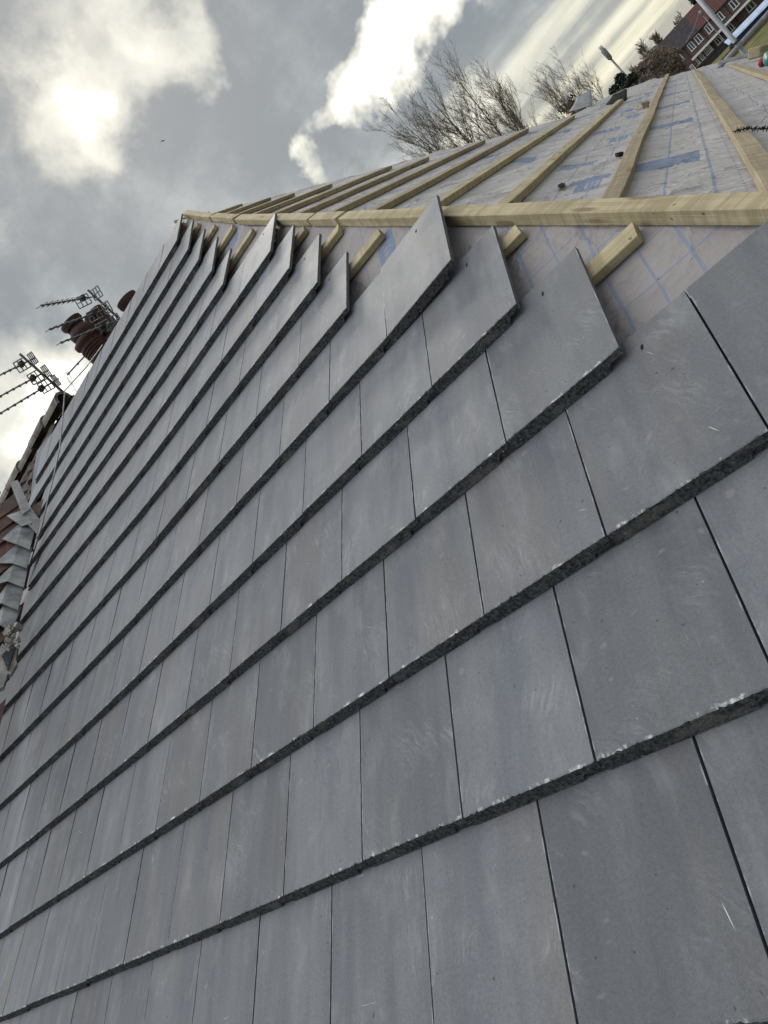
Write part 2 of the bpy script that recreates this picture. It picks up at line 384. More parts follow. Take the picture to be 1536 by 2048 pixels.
lnB = [('y', 0.152, 0.0035, 0), ('y', 0.040, 0.004, 0), ('y', -0.019, 0.003, 22), ('y', 0.475, 0.003, 0), ('y', 0.372, 0.003, 0), ('y', -0.21, 0.003, 0), ('y', -0.30, 0.003, 14), ('y', 0.80, 0.003, 18), ('y', 1.15, 0.003, 0), ('y', 1.5, 0.003, 0)]
M_FELTB = felt_material('underlay_far', prB, lnB)
prA = [(-0.33, -0.245, 2.19, 2.35, 6), (-0.50, -0.37, 2.05, 2.19, 0), (-1.52, -1.4, 3.9, 4.1, 5)]
lnA = [('x', 0.472+0.012-0.082*k, 0.0042 if k % 2 == 0 else 0.003, 0) for k in range(5)] + [('y', 1.262-0.072+0.105*k, 0.0022, 0) for k in range(9)]
lnA += [('x', -0.40-0.12*k, 0.0022, 0) for k in range(3)]
M_FELTA = felt_material('underlay_near', prA, lnA, (0.300, 0.276, 0.262), (4, 4, 1), 0.5)  # same sheet as the far one, its shade taken into a darker base
M_BLACK = simple('black_membrane', (0.010, 0.010, 0.011), (0.022, 0.022, 0.022), 30, 0.95, spec=0.1)
M_LEAD = simple('lead_sheet', (0.11, 0.12, 0.13), (0.29, 0.295, 0.285), 9, 0.55, 0.4, 0.004, spec=0.5)
M_MORTAR = simple('mortar', (0.24, 0.225, 0.205), (0.42, 0.40, 0.37), 14, 0.95, 0.8, 0.01)
M_PANT = simple('weathered_clay_tile', (0.045, 0.037, 0.033), (0.115, 0.095, 0.083), 6, 0.9, 0.5, 0.006)
M_RED = simple('red_clay_tile', (0.060, 0.045, 0.042), (0.150, 0.075, 0.058), 5, 0.85, 0.4, 0.005, objrand=1)
M_TERRA = simple('terracotta', (0.052, 0.027, 0.026), (0.095, 0.045, 0.040), 7, 0.75, 0.3, 0.004)
M_NEARBLACK = simple('near_black', (0.01, 0.01, 0.01), (0.02, 0.018, 0.016), 9, 0.95)  # soot in pot mouths, stone chip, and the painted dark of nail holes
M_ALU = simple('aerial_metal', (0.10, 0.105, 0.11), (0.20, 0.21, 0.21), 20, 0.5, 0.1, 0.001, metal=0.3)
M_PLAST = simple('black_plastic', (0.012, 0.012, 0.013), (0.025, 0.025, 0.026), 20, 0.5)
M_GALV = simple('galvanised_tube', (0.22, 0.23, 0.24), (0.36, 0.37, 0.375), 14, 0.5, 0.2, 0.002, metal=0.5, stretch=(1, 1, 0.3))
M_BRICK = None
def brick_material(name, c1, c2, mort):
    mm, t = mat(name)
    tc = t.n('ShaderNodeTexCoord')
    sp = t.n('ShaderNodeSeparateXYZ', {0: tc.outputs['Object']})
    v = t.n('ShaderNodeCombineXYZ', {0: t.m('ADD', sp.outputs[0], sp.outputs[1]), 1: sp.outputs[2], 2: 0.0}).outputs[0]
    bt = t.n('ShaderNodeTexBrick', {'Vector': v, 'Color1': (*c1, 1), 'Color2': (*c2, 1), 'Mortar': (*mort, 1), 'Scale': 1.0, 'Mortar Size': 0.008, 'Brick Width': 0.225, 'Row Height': 0.075})
    c = t.mix(t.ss(t.noise(v, 0.9, 4, 0.6), 0.35, 0.7, 0.0, 0.55), bt.outputs[0], tuple(x*0.55 for x in c1))
    finish(t, c, 0.9, bt.outputs[1], 0.4, 0.01, 0.2)
    return mm
M_BRICK = brick_material('red_brick', (0.112, 0.066, 0.058), (0.155, 0.086, 0.072), (0.15, 0.135, 0.125))
M_SLATE = simple('dark_roof_tiles', (0.035, 0.030, 0.033), (0.065, 0.055, 0.058), 1.4, 0.9, 0.5, 0.03, stretch=(1, 1, 1))
def ribbed_roof():
    mm, t = mat('red_roof_tiles')
    tc = t.n('ShaderNodeTexCoord')
    sp = t.n('ShaderNodeSeparateXYZ', {0: tc.outputs['Object']})
    wv = t.m('SINE', t.m('MULTIPLY', sp.outputs[0], 20.0))
    c = t.mix(t.ss(wv, -0.6, 0.6), (0.085, 0.042, 0.039), (0.130, 0.062, 0.055))
    c = t.mix(t.ss(t.noise(tc.outputs['Object'], 0.8, 4, 0.6), 0.4, 0.7, 0, 0.5), c, (0.09, 0.05, 0.045))
    finish(t, c, 0.9, wv, 0.6, 0.04, 0.2)
    return mm
M_REDROOF = ribbed_roof()
M_WHITE = simple('white_frame', (0.68, 0.69, 0.69), (0.78, 0.78, 0.77), 3, 0.5)
M_CREAM = simple('grey_cladding', (0.34, 0.35, 0.36), (0.44, 0.45, 0.45), 3, 0.6)
mm_, t_ = mat('window_glass'); finish(t_, (0.018, 0.022, 0.028), 0.08, None, spec=0.8); M_GLASS = mm_
M_BARK = simple('bark', (0.045, 0.038, 0.032), (0.085, 0.072, 0.060), 8, 0.95, 0.5, 0.01)
M_TWIG = simple('twigs', (0.115, 0.088, 0.066), (0.170, 0.132, 0.100), 3, 0.95)
M_EVER = simple('evergreen_leaves', (0.010, 0.018, 0.013), (0.030, 0.046, 0.028), 3, 0.85)
M_FENCE = simple('brown_fence_boards', (0.075, 0.050, 0.034), (0.14, 0.10, 0.07), 5, 0.9)
M_DARKF = simple('dark_stained_boards', (0.012, 0.014, 0.019), (0.026, 0.029, 0.036), 4, 0.8)
M_BLUE = simple('pale_blue_sheeting', (0.30, 0.38, 0.50), (0.46, 0.54, 0.66), 1.2, 0.45)
M_BLUED = simple('dark_blue_boards', (0.012, 0.026, 0.075), (0.024, 0.045, 0.12), 2, 0.6)
M_LAMP = simple('lamp_grey', (0.16, 0.17, 0.17), (0.24, 0.25, 0.25), 10, 0.5, metal=0.3)
M_LENS = simple('lamp_lens', (0.55, 0.55, 0.52), (0.7, 0.7, 0.66), 10, 0.3)
M_GRASS = None
mm_, t_ = mat('rough_grass')
tc_ = t_.n('ShaderNodeTexCoord')
c_ = t_.mix(t_.ss(t_.noise(tc_.outputs['Object'], 0.55, 6, 0.65), 0.38, 0.62), (0.085, 0.098, 0.028), (0.185, 0.165, 0.075))
c_ = t_.mix(t_.m('MULTIPLY', t_.ss(t_.noise(tc_.outputs['Object'], 2.7, 5, 0.7), 0.5, 0.7), 0.6), c_, (0.030, 0.042, 0.014))
finish(t_, c_, 0.95, t_.noise(tc_.outputs['Object'], 6, 4, 0.7), 0.8, 0.15, 0.1); M_GRASS = mm_

# ------------------------------------------------------------------ ground
def gz(y): return max(0.0, min(1.8, (y - 45)*0.017))
bm = bmesh.new()
ys = [-300, -100, -30, 0, 20, 35, 45, 55, 65, 75, 85, 95, 105, 115, 125, 135, 145, 155, 200, 400, 900, 2500]
xs = [-2500, -900, -300, -100, -40, -20, -10, -5, 0, 5, 10, 15, 20, 30, 60, 150, 400, 1200, 2500]
gr = [[bm.verts.new((x, y, gz(y) + (0.12*fbm((x, y, 0), 0.13) if -50 < x < 70 and 50 < y < 150 else 0))) for x in xs] for y in ys]
for i in range(len(ys)-1):
    for j in range(len(xs)-1): bm.faces.new((gr[i][j], gr[i][j+1], gr[i+1][j+1], gr[i+1][j]))
tag(obj('ground', bm, M_GRASS, smooth=True), kind='structure')

# ------------------------------------------------------------------ the house being re-roofed: walls and roof boarding under the sheets
house = empty('house', (0, 0, 0)); tag(house, 'brick house whose roof is being relaid with grey tiles', 'house')
bm = bmesh.new()
v_eave = -1.35
e1 = A(2.35, v_eave, FZ-0.03); zE = e1.z
pts_plan = []
def wallbox(bm, x0, x1, y0, y1, z0, z1): box(bm, (x0, y0, z0), (x1, y1, z1))
aE = B(-0.6, -2.3, -0.03)
wallbox(bm, -4.95, 1.45, -0.8, 8.6, 0, 5.02)
obj('wall', bm, M_BRICK, house)
bm = bmesh.new()
RV = 5.30                                         # ridge, measured up the tiled slope
def poly(bm, pts, mi=0):
    f = bm.faces.new([bm.verts.new(p) for p in pts]); f.material_index = mi; return f
zb_ = FZ-0.045
ridge_r = A(hipA(RV), RV, zb_); ridge_l = A(-4.95, RV, zb_)
poly(bm, [A(-4.95, v_eave, zb_), A(hipA(v_eave)-0.02, v_eave, zb_), ridge_r, ridge_l])
bk = Vector((0, 3.6, -2.1))
poly(bm, [ridge_l, ridge_r, ridge_r + bk, ridge_l + bk])
obj('back_slope', bm, M_BLACK, house)

# ------------------------------------------------------------------ underlay sheets
def wr(p, sc): return fbm(p, sc, 4)
def lerp(pts, x):
    if x <= pts[0][0]: return pts[0][1]
    for (x0, y0), (x1, y1) in zip(pts, pts[1:]):
        if x <= x1: return y0 + (y1-y0)*(x-x0)/(x1-x0)
    return pts[-1][1]
ZV = ((11, 0), (12, .0135), (13, .027), (14, .0487), (15, .068), (17, .105))
ZL = ((2, 0), (3, .3), (4, .6), (5, .7), (6, 1), (8, 1), (9, .8), (10, .6), (11, .25), (12, .18), (13, .18), (14, .08), (15, .26), (17, .4))
def zbul(v, u=None):                              # the old rafters rise a little towards the ridge and the party wall
    c = v/G
    z = lerp(ZV, c)
    if u is not None and u < -2.1: z += lerp(ZL, c)*0.030*(-u-2.1)**1.2
    return z
def felt_A():
    bm = bmesh.new(); uvl = bm.loops.layers.uv.new('UVMap')
    ws = [0.0] + [0.012*i for i in range(1, 72)] + [0.95, 1.1, 1.4, 2.0, 3.0, 4.2, 5.6, 7.0]
    nv = 420; v0, v1 = v_eave, RV
    rows = []
    for i in range(nv+1):
        v = v0 + (v1-v0)*i/nv
        row = []
        for w in ws:
            u = hipA(v) + 0.015 - w
            if u < -4.93: u = -4.93
            fold = 0.011*wr((u*1.0, v*2.2, 1.0), 3.0) + 0.006*wr((u+v, (v-u)*0.6, 4.0), 9.0)
            batt = abs(((v/G - 0.91) % 1.0) - 0.5)*2       # 1 at a batten, 0 between
            z = FZ + zbul(v, u) + (1-batt)**1.5*(fold - 0.006) - 0.004
            row.append((bm.verts.new(A(u, v, min(z, FZ + zbul(v, u) + 0.006))), (u, v)))
        rows.append(row)
    for i in range(nv):
        for j in range(len(ws)-1):
            q4 = (rows[i][j+1], rows[i][j], rows[i+1][j], rows[i+1][j+1])
            try: f = bm.faces.new([q[0] for q in q4])
            except ValueError: continue
            for lp, q in zip(f.loops, q4): lp[uvl].uv = q[1]
    bmesh.ops.remove_doubles(bm, verts=bm.verts, dist=1e-6)
    return obj('underlay_sheet', bm, M_FELTA, smooth=True)
tag(felt_A(), 'pinkish grey underlay with blue printed grid, below the long hip timber', 'underlay')
EDGE_F = [(-1.5, 10.7), (-0.45, 10.75), (-0.26, 10.69), (0.0, 10.5), (0.24, 10.4), (0.51, 10.9), (0.78, 9.71), (0.93, 8.42), (0.97, 6.82), (1.03, 5.92), (1.58, 5.43), (2.01, 5.32), (2.42, 5.12), (2.84, 4.91), (4.3, 4.32)]
def edgeB(b):
    if b <= EDGE_F[0][0]: return EDGE_F[0][1]
    for (b0, a0), (b1, a1) in zip(EDGE_F, EDGE_F[1:]):
        if b <= b1: return a0 + (a1-a0)*(b-b0)/(b1-b0)
    return EDGE_F[-1][1]
def hipB(b): return 0.9504*b
BAT_B = [-0.405, -0.072, 0.260, 0.592, 0.922, 1.252, 1.585, 1.918, 2.25, 2.58, 2.91, 3.24, 3.58, 3.92, 4.22]
def felt_B():
    bm = bmesh.new(); uvl = bm.loops.layers.uv.new('UVMap')
    nb, na = 300, 230
    b0, b1 = -1.5, 4.32
    rows = []
    for i in range(nb+1):
        b = b0 + (b1-b0)*i/nb
        row = []
        h, e = hipB(b) - 0.01, edgeB(b)
        for j in range(na+1):
            s = (j/na)**1.7
            a = h + (max(e, h+0.05)-h)*s
            near = min(abs(b-k-0.02) for k in BAT_B)
            loose = min(1.0, max(0.0, (near-0.03)/0.09))
            rg = 1 - abs(wr((a*1.9+b*1.4, b*0.5, 12.0), 3.3))*2.2
            fold = 0.022*wr((a*1.7+b*0.9, b*0.55-a*0.05, 2.0), 2.6) + 0.014*wr((a*2.6+b*1.5, b*0.5, 7.0), 5.5) + 0.010*max(0, rg)**4 + 0.0025*wr((a, b, 3), 28)
            z = loose*min(1.0, 0.1+(a-h)/0.22)*(fold - 0.004) - 0.002
            row.append((bm.verts.new(B(a, b, z)), (a, b)))
        rows.append(row)
    for i in range(nb):
        for j in range(na):
            q4 = (rows[i][j], rows[i][j+1], rows[i+1][j+1], rows[i+1][j])
            f = bm.faces.new([q[0] for q in q4])
            for lp, q in zip(f.loops, q4): lp[uvl].uv = q[1]
    return obj('underlay_sheet', bm, M_FELTB, smooth=True)
tag(felt_B(), 'pale creased underlay with blue printed blocks on the untiled slope beyond the hip', 'underlay')
# a lapped edge of the sheet lifting beside the tall tile
bm = bmesh.new(); uvl = bm.loops.layers.uv.new('UVMap'); rows = []
for i in range(15):
    s_ = i/14; row = []
    for k in range(6):
        w_ = k/5
        u_ = 0.185 - 0.20*s_ - 0.16*w_*0.75; v_ = 1.675 - 0.085*s_ + 0.16*w_
        row.append((bm.verts.new(A(u_, v_, FZ + 0.006 + 0.020*(1-w_)**2 + 0.006*fbm((s_*2, w_, 3), 1.7))), (u_, v_)))
    rows.append(row)
for i in range(14):
    for k in range(5):
        q4 = (rows[i][k], rows[i][k+1], rows[i+1][k+1], rows[i+1][k])
        f = bm.faces.new([q[0] for q in q4])
        for lp, q in zip(f.loops, q4): lp[uvl].uv = q[1]
o = obj('felt_lap', bm, M_FELTA, smooth=True); md = o.modifiers.new('thick', 'SOLIDIFY'); md.thickness = 0.0015
tag(o, 'lifted lap of underlay tucked between the tall grey tile and the hip timber', 'felt lap')
# boarding under the far sheet
bm = bmesh.new()
lowp = [B(hipB(b)-0.02, b, -0.06) for b in (-1.45, 0, 2, 4.25)]; upp = [B(edgeB(b)-0.05, b, -0.06) for b, _ in EDGE_F[::-1]]
f = bm.faces.new([bm.verts.new(p) for p in lowp + upp])
obj('boarding', bm, M_BLACK, house)

# ------------------------------------------------------------------ timber battens
def batten_mesh(name, length, wid, hgt, material, seed, bow=0.004, seg=None, bevel=0.0018, skew0=0.0, skew1=0.0):
    bm = bmesh.new(); n = seg or max(4, int(length/0.05))
    rr = random.Random(seed)
    rings = []
    for i in range(n+1):
        x = length*i/n
        dy = bow*fbm((x*0.9, seed*3.1, 0), 1.1, 2); dzz = 0.7*bow*fbm((x*0.9, seed*5.7, 9), 1.1, 2)
        w = wid/2*(1+0.03*fbm((x, seed, 2), 6)); h = hgt*(1+0.03*fbm((x, seed, 8), 7))
        b = bevel
        prof = [(-w+b, 0), (w-b, 0), (w, b), (w, h-b), (w-b, h), (-w+b, h), (-w, h-b), (-w, b)]
        sk = 0
        rings.append([bm.verts.new((x + (skew0*y if i == 0 else (skew1*y if i == n else 0)), y+dy, z+max(dzz, 0)*0.6)) for y, z in prof])
    for a, b2 in zip(rings, rings[1:]):
        for k in range(8): bm.faces.new((a[k], b2[k], b2[(k+1) % 8], a[(k+1) % 8]))
    bm.faces.new(rings[0]); bm.faces.new(rings[-1][::-1])
    bmesh.ops.recalc_face_normals(bm, faces=bm.faces)
    return obj(name, bm, material)
def frame(o, d, nrm):
    d = d.normalized(); y = nrm.cross(d).normalized(); z = d.cross(y)
    M = Matrix((d, y, z)).transposed().to_4x4(); M.translation = o
    return M
ORD = ['first', 'second', 'third', 'fourth', 'fifth', 'sixth', 'seventh', 'eighth', 'ninth', 'tenth', 'eleventh', 'twelfth', 'thirteenth', 'fourteenth', 'fifteenth', 'sixteenth', 'seventeenth']
# tiled slope: a batten behind the head of every course, stopping short of the hip timber
for c in range(0, 15):
    v = c*G + 0.308
    ur = hipA(v) - {3: 0.034, 4: 0.036, 5: 0.05, 6: 0.050, 7: 0.032, 8: 0.036, 9: 0.05, 10: 0.05, 11: 0.034, 12: 0.036}.get(c, 0.04)
    p = A(ur, v, FZ + zbul(v) + 0.001)
    o = batten_mesh('timber_batten', ur + 4.75, 0.048, 0.025, M_WOOD, 100+c, skew0=0.12 if c % 2 else -0.15)
    pe = A(-4.75, v, FZ + zbul(v, -4.75)*0.45 - 0.004)
    o.matrix_world = frame(p, pe - p, AN)
    lab = {3: 'short pale batten end standing clear beside the lowest stepped tile', 4: 'batten end with a dark knot, behind the second stepped tile',
           6: 'grey batten end above the notch of printed felt'}.get(c, 'pale batten under the heads of the %s course down from the ridge' % ORD[14-c])
    tag(o, lab, 'batten', 'battens under the grey tiles')
# far slope: battens run away from the hip
ENDS = {-0.405: 7.9, -0.072: 9.34, 0.260: 10.65, 0.592: 6.03, 0.922: 5.23, 1.252: 4.96, 1.585: 4.83, 1.918: 4.32, 2.25: 4.38, 2.58: 3.9, 2.91: 3.9, 3.24: 4.1, 3.58: 4.2, 3.92: 4.2, 4.22: 4.28}
NAMB = {-0.405: 'rough sawn batten lowest on the bare felt, ending by the fallen offcut', -0.072: 'rough batten crossed by a spiky black strip', 0.26: 'sinuous batten right of the blue printed block, longest on the felt',
        0.592: 'batten whose far end meets a curled black flap'}
for i, b in enumerate(BAT_B):
    a0 = hipB(b) + {0: 0.03, 1: 0.03, 2: 0.03, 3: 0.05}.get(i, 0.06 + 0.03*(i % 3)); a1 = ENDS[b]
    if a1 - a0 < 0.1: a1 = a0 + 0.15
    skew = {2: 0.10}.get(i, 0.0)
    o = batten_mesh('timber_batten', a1-a0, 0.048, 0.026, M_WOODW if i not in (3, 4) else M_WOOD, 200+i, bow=0.008 if i < 4 else 0.005)
    o.matrix_world = frame(B(a0, b+0.012, 0.0005), BD, BN)
    tag(o, NAMB.get(b, 'pale batten on the bare felt, %s one up the slope from the lowest' % ORD[i]), 'batten', 'battens on the bare felt')
# the hip timbers
HN = (AN + BN).normalized()
def hip_at(v): return H0 + HD*((v-1.13352)/0.82715)
wdir = HN.cross(HD).normalized()
if wdir.dot(BD) < 0: wdir = -wdir
for i, (va, vb, lab) in enumerate(((0.45, 2.70, 'long pale hip timber with a clean sawn face, lowest and longest piece on the hip'), (2.73, 2.985, 'short block of hip timber between the long timber and the grey tile peak'),
                              (3.01, 4.02, 'middle length of hip timber behind the tall stepped tile'), (4.07, 4.50, 'stubby hip timber with a dark cut end near the top of the hip'), (4.52, 5.16, 'weathered hip timber at the very top of the hip'))):
    p0, p1 = hip_at(va), hip_at(vb)
    o = batten_mesh('hip_timber', (p1-p0).length, 0.050, 0.036, M_WOOD, 300+i, bow=0.003, bevel=0.002, skew0=0.5 if i else 0, skew1=0.5)
    dn = HN if i != 3 else (HN + wdir*0.15).normalized()
    o.matrix_world = frame(p0 + wdir*0.016 - HN*0.003 + HN*zbul(va), (p1 - p0) + HN*(zbul(vb)-zbul(va)), dn)
    tag(o, lab, 'timber', 'timbers along the hip')

# ------------------------------------------------------------------ grey tiles
def tile_mesh(seed):
    """interlocking flat tile: thick rough nose, thin overlapping lip on the right, under-lock on the left"""
    rr = random.Random(seed); bm = bmesh.new()
    wt = W - 0.0045
    NX = 110
    # cross-sections at stations up the tile; top surface is z = 0 in tile space
    xs_ = [wt*i/NX for i in range(NX+1)]
    def chip(x):
        c = 0.0016*fbm((x, seed*2.3, 0), 170, 3) + 0.0006*fbm((x, seed*1.3, 5), 30, 2)
        for cx, cw, cdp in chips:
            d = abs(x-cx)/cw
            if d < 1: c += cdp*(1-d*d)
        return c
    chips = [(rr.uniform(0, wt), rr.uniform(0.002, 0.007), rr.uniform(0.0008, 0.0028)) for _ in range(9)]
    top = []
    for x in xs_:
        col = []
        y0 = max(0.0, 0.0015 + chip(x))
        for k, (yy, zz) in enumerate(((y0, -0.0007), (y0+0.003, 0.0), (0.03, 0), (0.12, 0), (0.22, 0), (0.31, 0), (L-0.004, 0), (L + 0.0012*fbm((x, seed, 3), 60), -0.0015))):
            col.append(bm.verts.new((x, yy, zz)))
        top.append(col)
    for a, b in zip(top, top[1:]):
        for k in range(len(a)-1): bm.faces.new((a[k], b[k], b[k+1], a[k+1])).material_index = 0
    # nose: sloped rough face, leaning outwards towards its lower edge; right part is only the lip
    lipx = W - 0.047
    rows = 8
    nose = []
    for i, x in enumerate(xs_):
        col = [top[i][0]]
        depth = 0.028 if x < lipx else 0.0135 + 0.0015*fbm((x, seed, 1), 70)
        if lipx <= x < lipx + 0.012: depth = 0.028 - 0.0145*min(1, ((x-lipx)/0.011))**0.5
        for k in range(1, rows+1):
            tt = k/rows
            z = -depth*tt; out = 0.0070*(depth/0.028)*tt
            j = 0.0024*fbm((x, seed*7.7, k*0.005), 190, 3)
            col.append(bm.verts.new((x, 0.0015*(1-tt) - out + j + chip(x)*(1-tt)*0.6, z + (0.0009*fbm((x, seed*3, 4), 60) if k == rows else 0))))
        nose.append(col)
    for a, b in zip(nose, nose[1:]):
        for k in range(rows): bm.faces.new((a[k], a[k+1], b[k+1], b[k])).material_index = 1
    # underside strip behind the nose
    und = []
    for i, x in enumerate(xs_):
        zz = nose[i][-1].co.z
        deep = -0.018 if x < lipx + 0.012 else -0.0125
        und.append([nose[i][-1], bm.verts.new((x, 0.055, zz)), bm.verts.new((x, 0.075, deep)), bm.verts.new((x, L, deep))])
    for a, b in zip(und, und[1:]):
        for k in range(3): bm.faces.new((a[k], a[k+1], b[k+1], b[k])).material_index = 1
    # head and sides
    for a, b, c2, d in zip(top, top[1:], und, und[1:]): bm.faces.new((a[-1], b[-1], d[-1], c2[-1])).material_index = 2
    for cols, nz, ud in ((top[0], nose[0], und[0]), (top[-1], nose[-1], und[-1])):
        loop = [v for v in cols] + [ud[3], ud[2], ud[1]] + [v for v in nz[::-1][:-1]]
        try: bm.faces.new(loop).material_index = 2
        except ValueError: pass
    # under-lock on the left, shows as the stepped joint in the nose
    n0 = len(bm.verts)
    fs = box(bm, (-0.039, -0.0040, -0.0275), (0.004, 0.06, -0.0165), mi=1)
    fs = box(bm, (-0.043, 0.058, -0.0190), (0.004, L-0.012, -0.0150), mi=1)
    for v in list(bm.verts)[n0:]:
        v.co += Vector((0.0012*fbm(v.co, 60), 0.0012*fbm(v.co + Vector((3, 1, 2)), 60), 0))
    # fixing hole near the head is a separate black patch, right of the middle
    bmesh.ops.recalc_face_normals(bm, faces=bm.faces)
    # nibs under the head
    for x in (0.06, 0.2): box(bm, (x, L-0.030, -0.034), (x+0.035, L-0.012, -0.017), mi=1)
    me = bpy.data.meshes.new('concrete_tile'); bm.to_mesh(me); bm.free()
    for mm in (M_TILE, M_EDGE, M_SIDE): me.materials.append(mm)
    return me
TM = [tile_mesh(k+1) for k in range(9)]
def hole_mesh():  # black patch on the tile face, painted in for the hole's dark
    bm = bmesh.new()
    n = 10
    ring = [bm.verts.new((0.0028*math.cos(2*math.pi*k/n)*(1+0.3*math.sin(3*k)), 0.0075*math.sin(2*math.pi*k/n), 0.0)) for k in range(n)]
    low = [bm.verts.new((v.co.x*0.6, v.co.y*0.6, -0.006)) for v in ring]
    for k in range(n): bm.faces.new((ring[k], low[k], low[(k+1) % n], ring[(k+1) % n]))
    bm.faces.new(low); bm.faces.new(ring)
    me = bpy.data.meshes.new('nail_hole_patch'); bm.to_mesh(me); bm.free(); me.materials.append(M_NEARBLACK)
    return me
HOLE = hole_mesh()
END = {0: 1.50, 1: 2.00, 2: 2.496, 3: 1.036, 4: 0.4885, 5: 0.072, 6: -1.461, 7: -1.948, 8: -2.556, 9: -3.056, 10: -4.66, 11: -5.19, 12: -5.78, 13: -6.33, 14: -6.93}
LEFT = {0: -12, 1: -13.5, 2: -14.0, 3: -14.3, 4: -14.3, 5: -14.3, 6: -14.8, 7: -14.2, 8: -14.7, 9: -14.6, 10: -15.3, 11: -15.7, 12: -15.4, 13: -16.9, 14: -16.6}
rt = random.Random(11)
def wordnum(n): return ORD[n-1] if n <= len(ORD) else '%dth' % n
ntile = 0
for c in range(15):
    k = 0; j = END[c] - 1.0
    while j > LEFT[c] - 0.45:
        k += 1
        o = bpy.data.objects.new('concrete_tile', TM[(c*4 + k*7) % len(TM)]); COL.objects.link(o)
        v = c*G + rt.uniform(-0.0016, 0.0016)
        u0 = j*W
        z = zbul(c*G, u0); z1 = zbul(c*G, u0+W); zh = zbul((c+1)*G, u0)
        tilt = math.atan2(0.030 - (zh-z), G)
        M = MA @ Matrix.Translation((u0 + rt.uniform(-0.0006, 0.0006), v, z)) @ Matrix.Rotation(-math.atan2(z1-z, W) + rt.uniform(-0.003, 0.003), 4, 'Y') @ Matrix.Rotation(-tilt + rt.uniform(-0.002, 0.002), 4, 'X') @ Matrix.Rotation(rt.uniform(-0.0022, 0.0022), 4, 'Z')
        if c == 5 and k == 1: M = MA @ Matrix.Translation((u0, v, z)) @ Matrix.Rotation(-tilt+0.02, 4, 'X') @ Matrix.Rotation(-0.045, 4, 'Y')
        o.matrix_world = M
        if c >= 3:
            lab = ('grey roof tile at the stepped right end of the %s course below the ridge' % ORD[14-c]) if k == 1 else \
                  ('grey roof tile %s from the stepped end in the %s course below the ridge' % (wordnum(k), ORD[14-c]))
        else:
            rowname = {0: 'lowest', 1: 'second lowest', 2: 'third lowest'}[c]
            lab = 'grey roof tile in the %s course, %s from the right edge' % (rowname, wordnum(k))
        if c == 5 and k == 1: lab = 'tall grey roof tile kicked up at its corner, overlapping the hip timber'
        tag(o, lab, 'roof tile', 'grey tiles laid in courses')
        if k == 1 and c >= 2 or (c == 2 and k == 2):     # black patch for the fixing hole, only where nothing covers the head
            h_ = bpy.data.objects.new('nail_hole_patch', HOLE); COL.objects.link(h_); h_.parent = o
            h_.location = (W*0.62, L-0.052, 0.0009); h_.rotation_euler = (0, 0, -0.25)
        j -= 1.0; ntile += 1

# ------------------------------------------------------------------ loose bits on the far slope
def slab(name, pts, thick, material, nrm, parent=None):
    bm = bmesh.new()
    top = [bm.verts.new(p + nrm*thick/2) for p in pts]; bot = [bm.verts.new(p - nrm*thick/2) for p in pts]
    bm.faces.new(top); bm.faces.new(bot[::-1]); n = len(pts)
    for i in range(n): bm.faces.new((top[i], bot[i], bot[(i+1) % n], top[(i+1) % n]))
    bmesh.ops.recalc_face_normals(bm, faces=bm.faces)
    return obj(name, bm, material, parent)
def curl_flap(name, a, b, la, lb, lift, material, lab, seg=14):
    bm = bmesh.new(); rows = []
    for i in range(seg+1):
        s = i/seg; row = []
        for j in range(7):
            w = j/6
            z = 0.006 + lift*(s**1.6)*(1-0.35*w) + 0.012*fbm((s*2, w*2, a), 1.5)
            row.append(bm.verts.new(B(a + la*s*(1-0.25*s) , b + lb*w*(1-0.35*s) + 0.04*s, z)))
        rows.append(row)
    for i in range(seg):
        for j in range(6): bm.faces.new((rows[i][j], rows[i+1][j], rows[i+1][j+1], rows[i][j+1]))
    o = obj(name, bm, material, smooth=True)
    md = o.modifiers.new('thick', 'SOLIDIFY'); md.thickness = 0.002
    return tag(o, lab, 'felt flap')
curl_flap('felt_flap', 6.10, 0.56, 1.15, 0.20, 0.070, M_BLACK, 'black curled flap of felt lifting at a batten end near the far edge')
curl_flap('felt_flap', 6.9, 0.93, 0.55, 0.24, 0.14, M_GALV, 'grey curled felt corner standing up against the sky')
def chunk(name, a, b, sa, sb, sz, material, lab, cat):
    bm = bmesh.new(); bmesh.ops.create_cube(bm, size=1.0)
    bmesh.ops.subdivide_edges(bm, edges=bm.edges, cuts=2, use_grid_fill=True)
    for v in bm.verts:
        v.co = Vector((v.co.x*sa, v.co.y*sb, (v.co.z+0.5)*sz)) + Vector((fbm(v.co*3 + Vector((a, 0, 0)), 1.3), fbm(v.co*3 + Vector((0, b, 5)), 1.3), 0))*0.25*min(sa, sb)
    o = obj(name, bm, material); o.matrix_world = MB @ Matrix.Translation((a, b, 0.002)) @ Matrix.Rotation(0.4, 4, 'Z')
    return tag(o, lab, cat)
chunk('wood_offcut', 4.35, 0.345, 0.07, 0.055, 0.035, M_WOODW, 'small wooden block wedged against the sinuous batten', 'offcut')
chunk('slate_chip', 1.56, 0.325, 0.030, 0.020, 0.015, M_NEARBLACK, 'dark stone chip beside the sinuous batten', 'chip')
# tear in the sheet
bm = bmesh.new()
pl = [(1.02, 0.470), (1.06, 0.482), (1.10, 0.486), (1.13, 0.478), (1.09, 0.462), (1.05, 0.458)]
top = [bm.verts.new(B(a-0.03, b, 0.007)) for a, b in pl]; low_ = [bm.verts.new(B(a-0.03, b, 0.0045)) for a, b in pl]
bm.faces.new(top); 
for i in range(6): bm.faces.new((top[i], low_[i], low_[(i+1) % 6], top[(i+1) % 6]))
tag(obj('felt_scrap', bm, M_BLACK), 'small black scrap in a crease left of the blue lettered print', 'felt scrap')
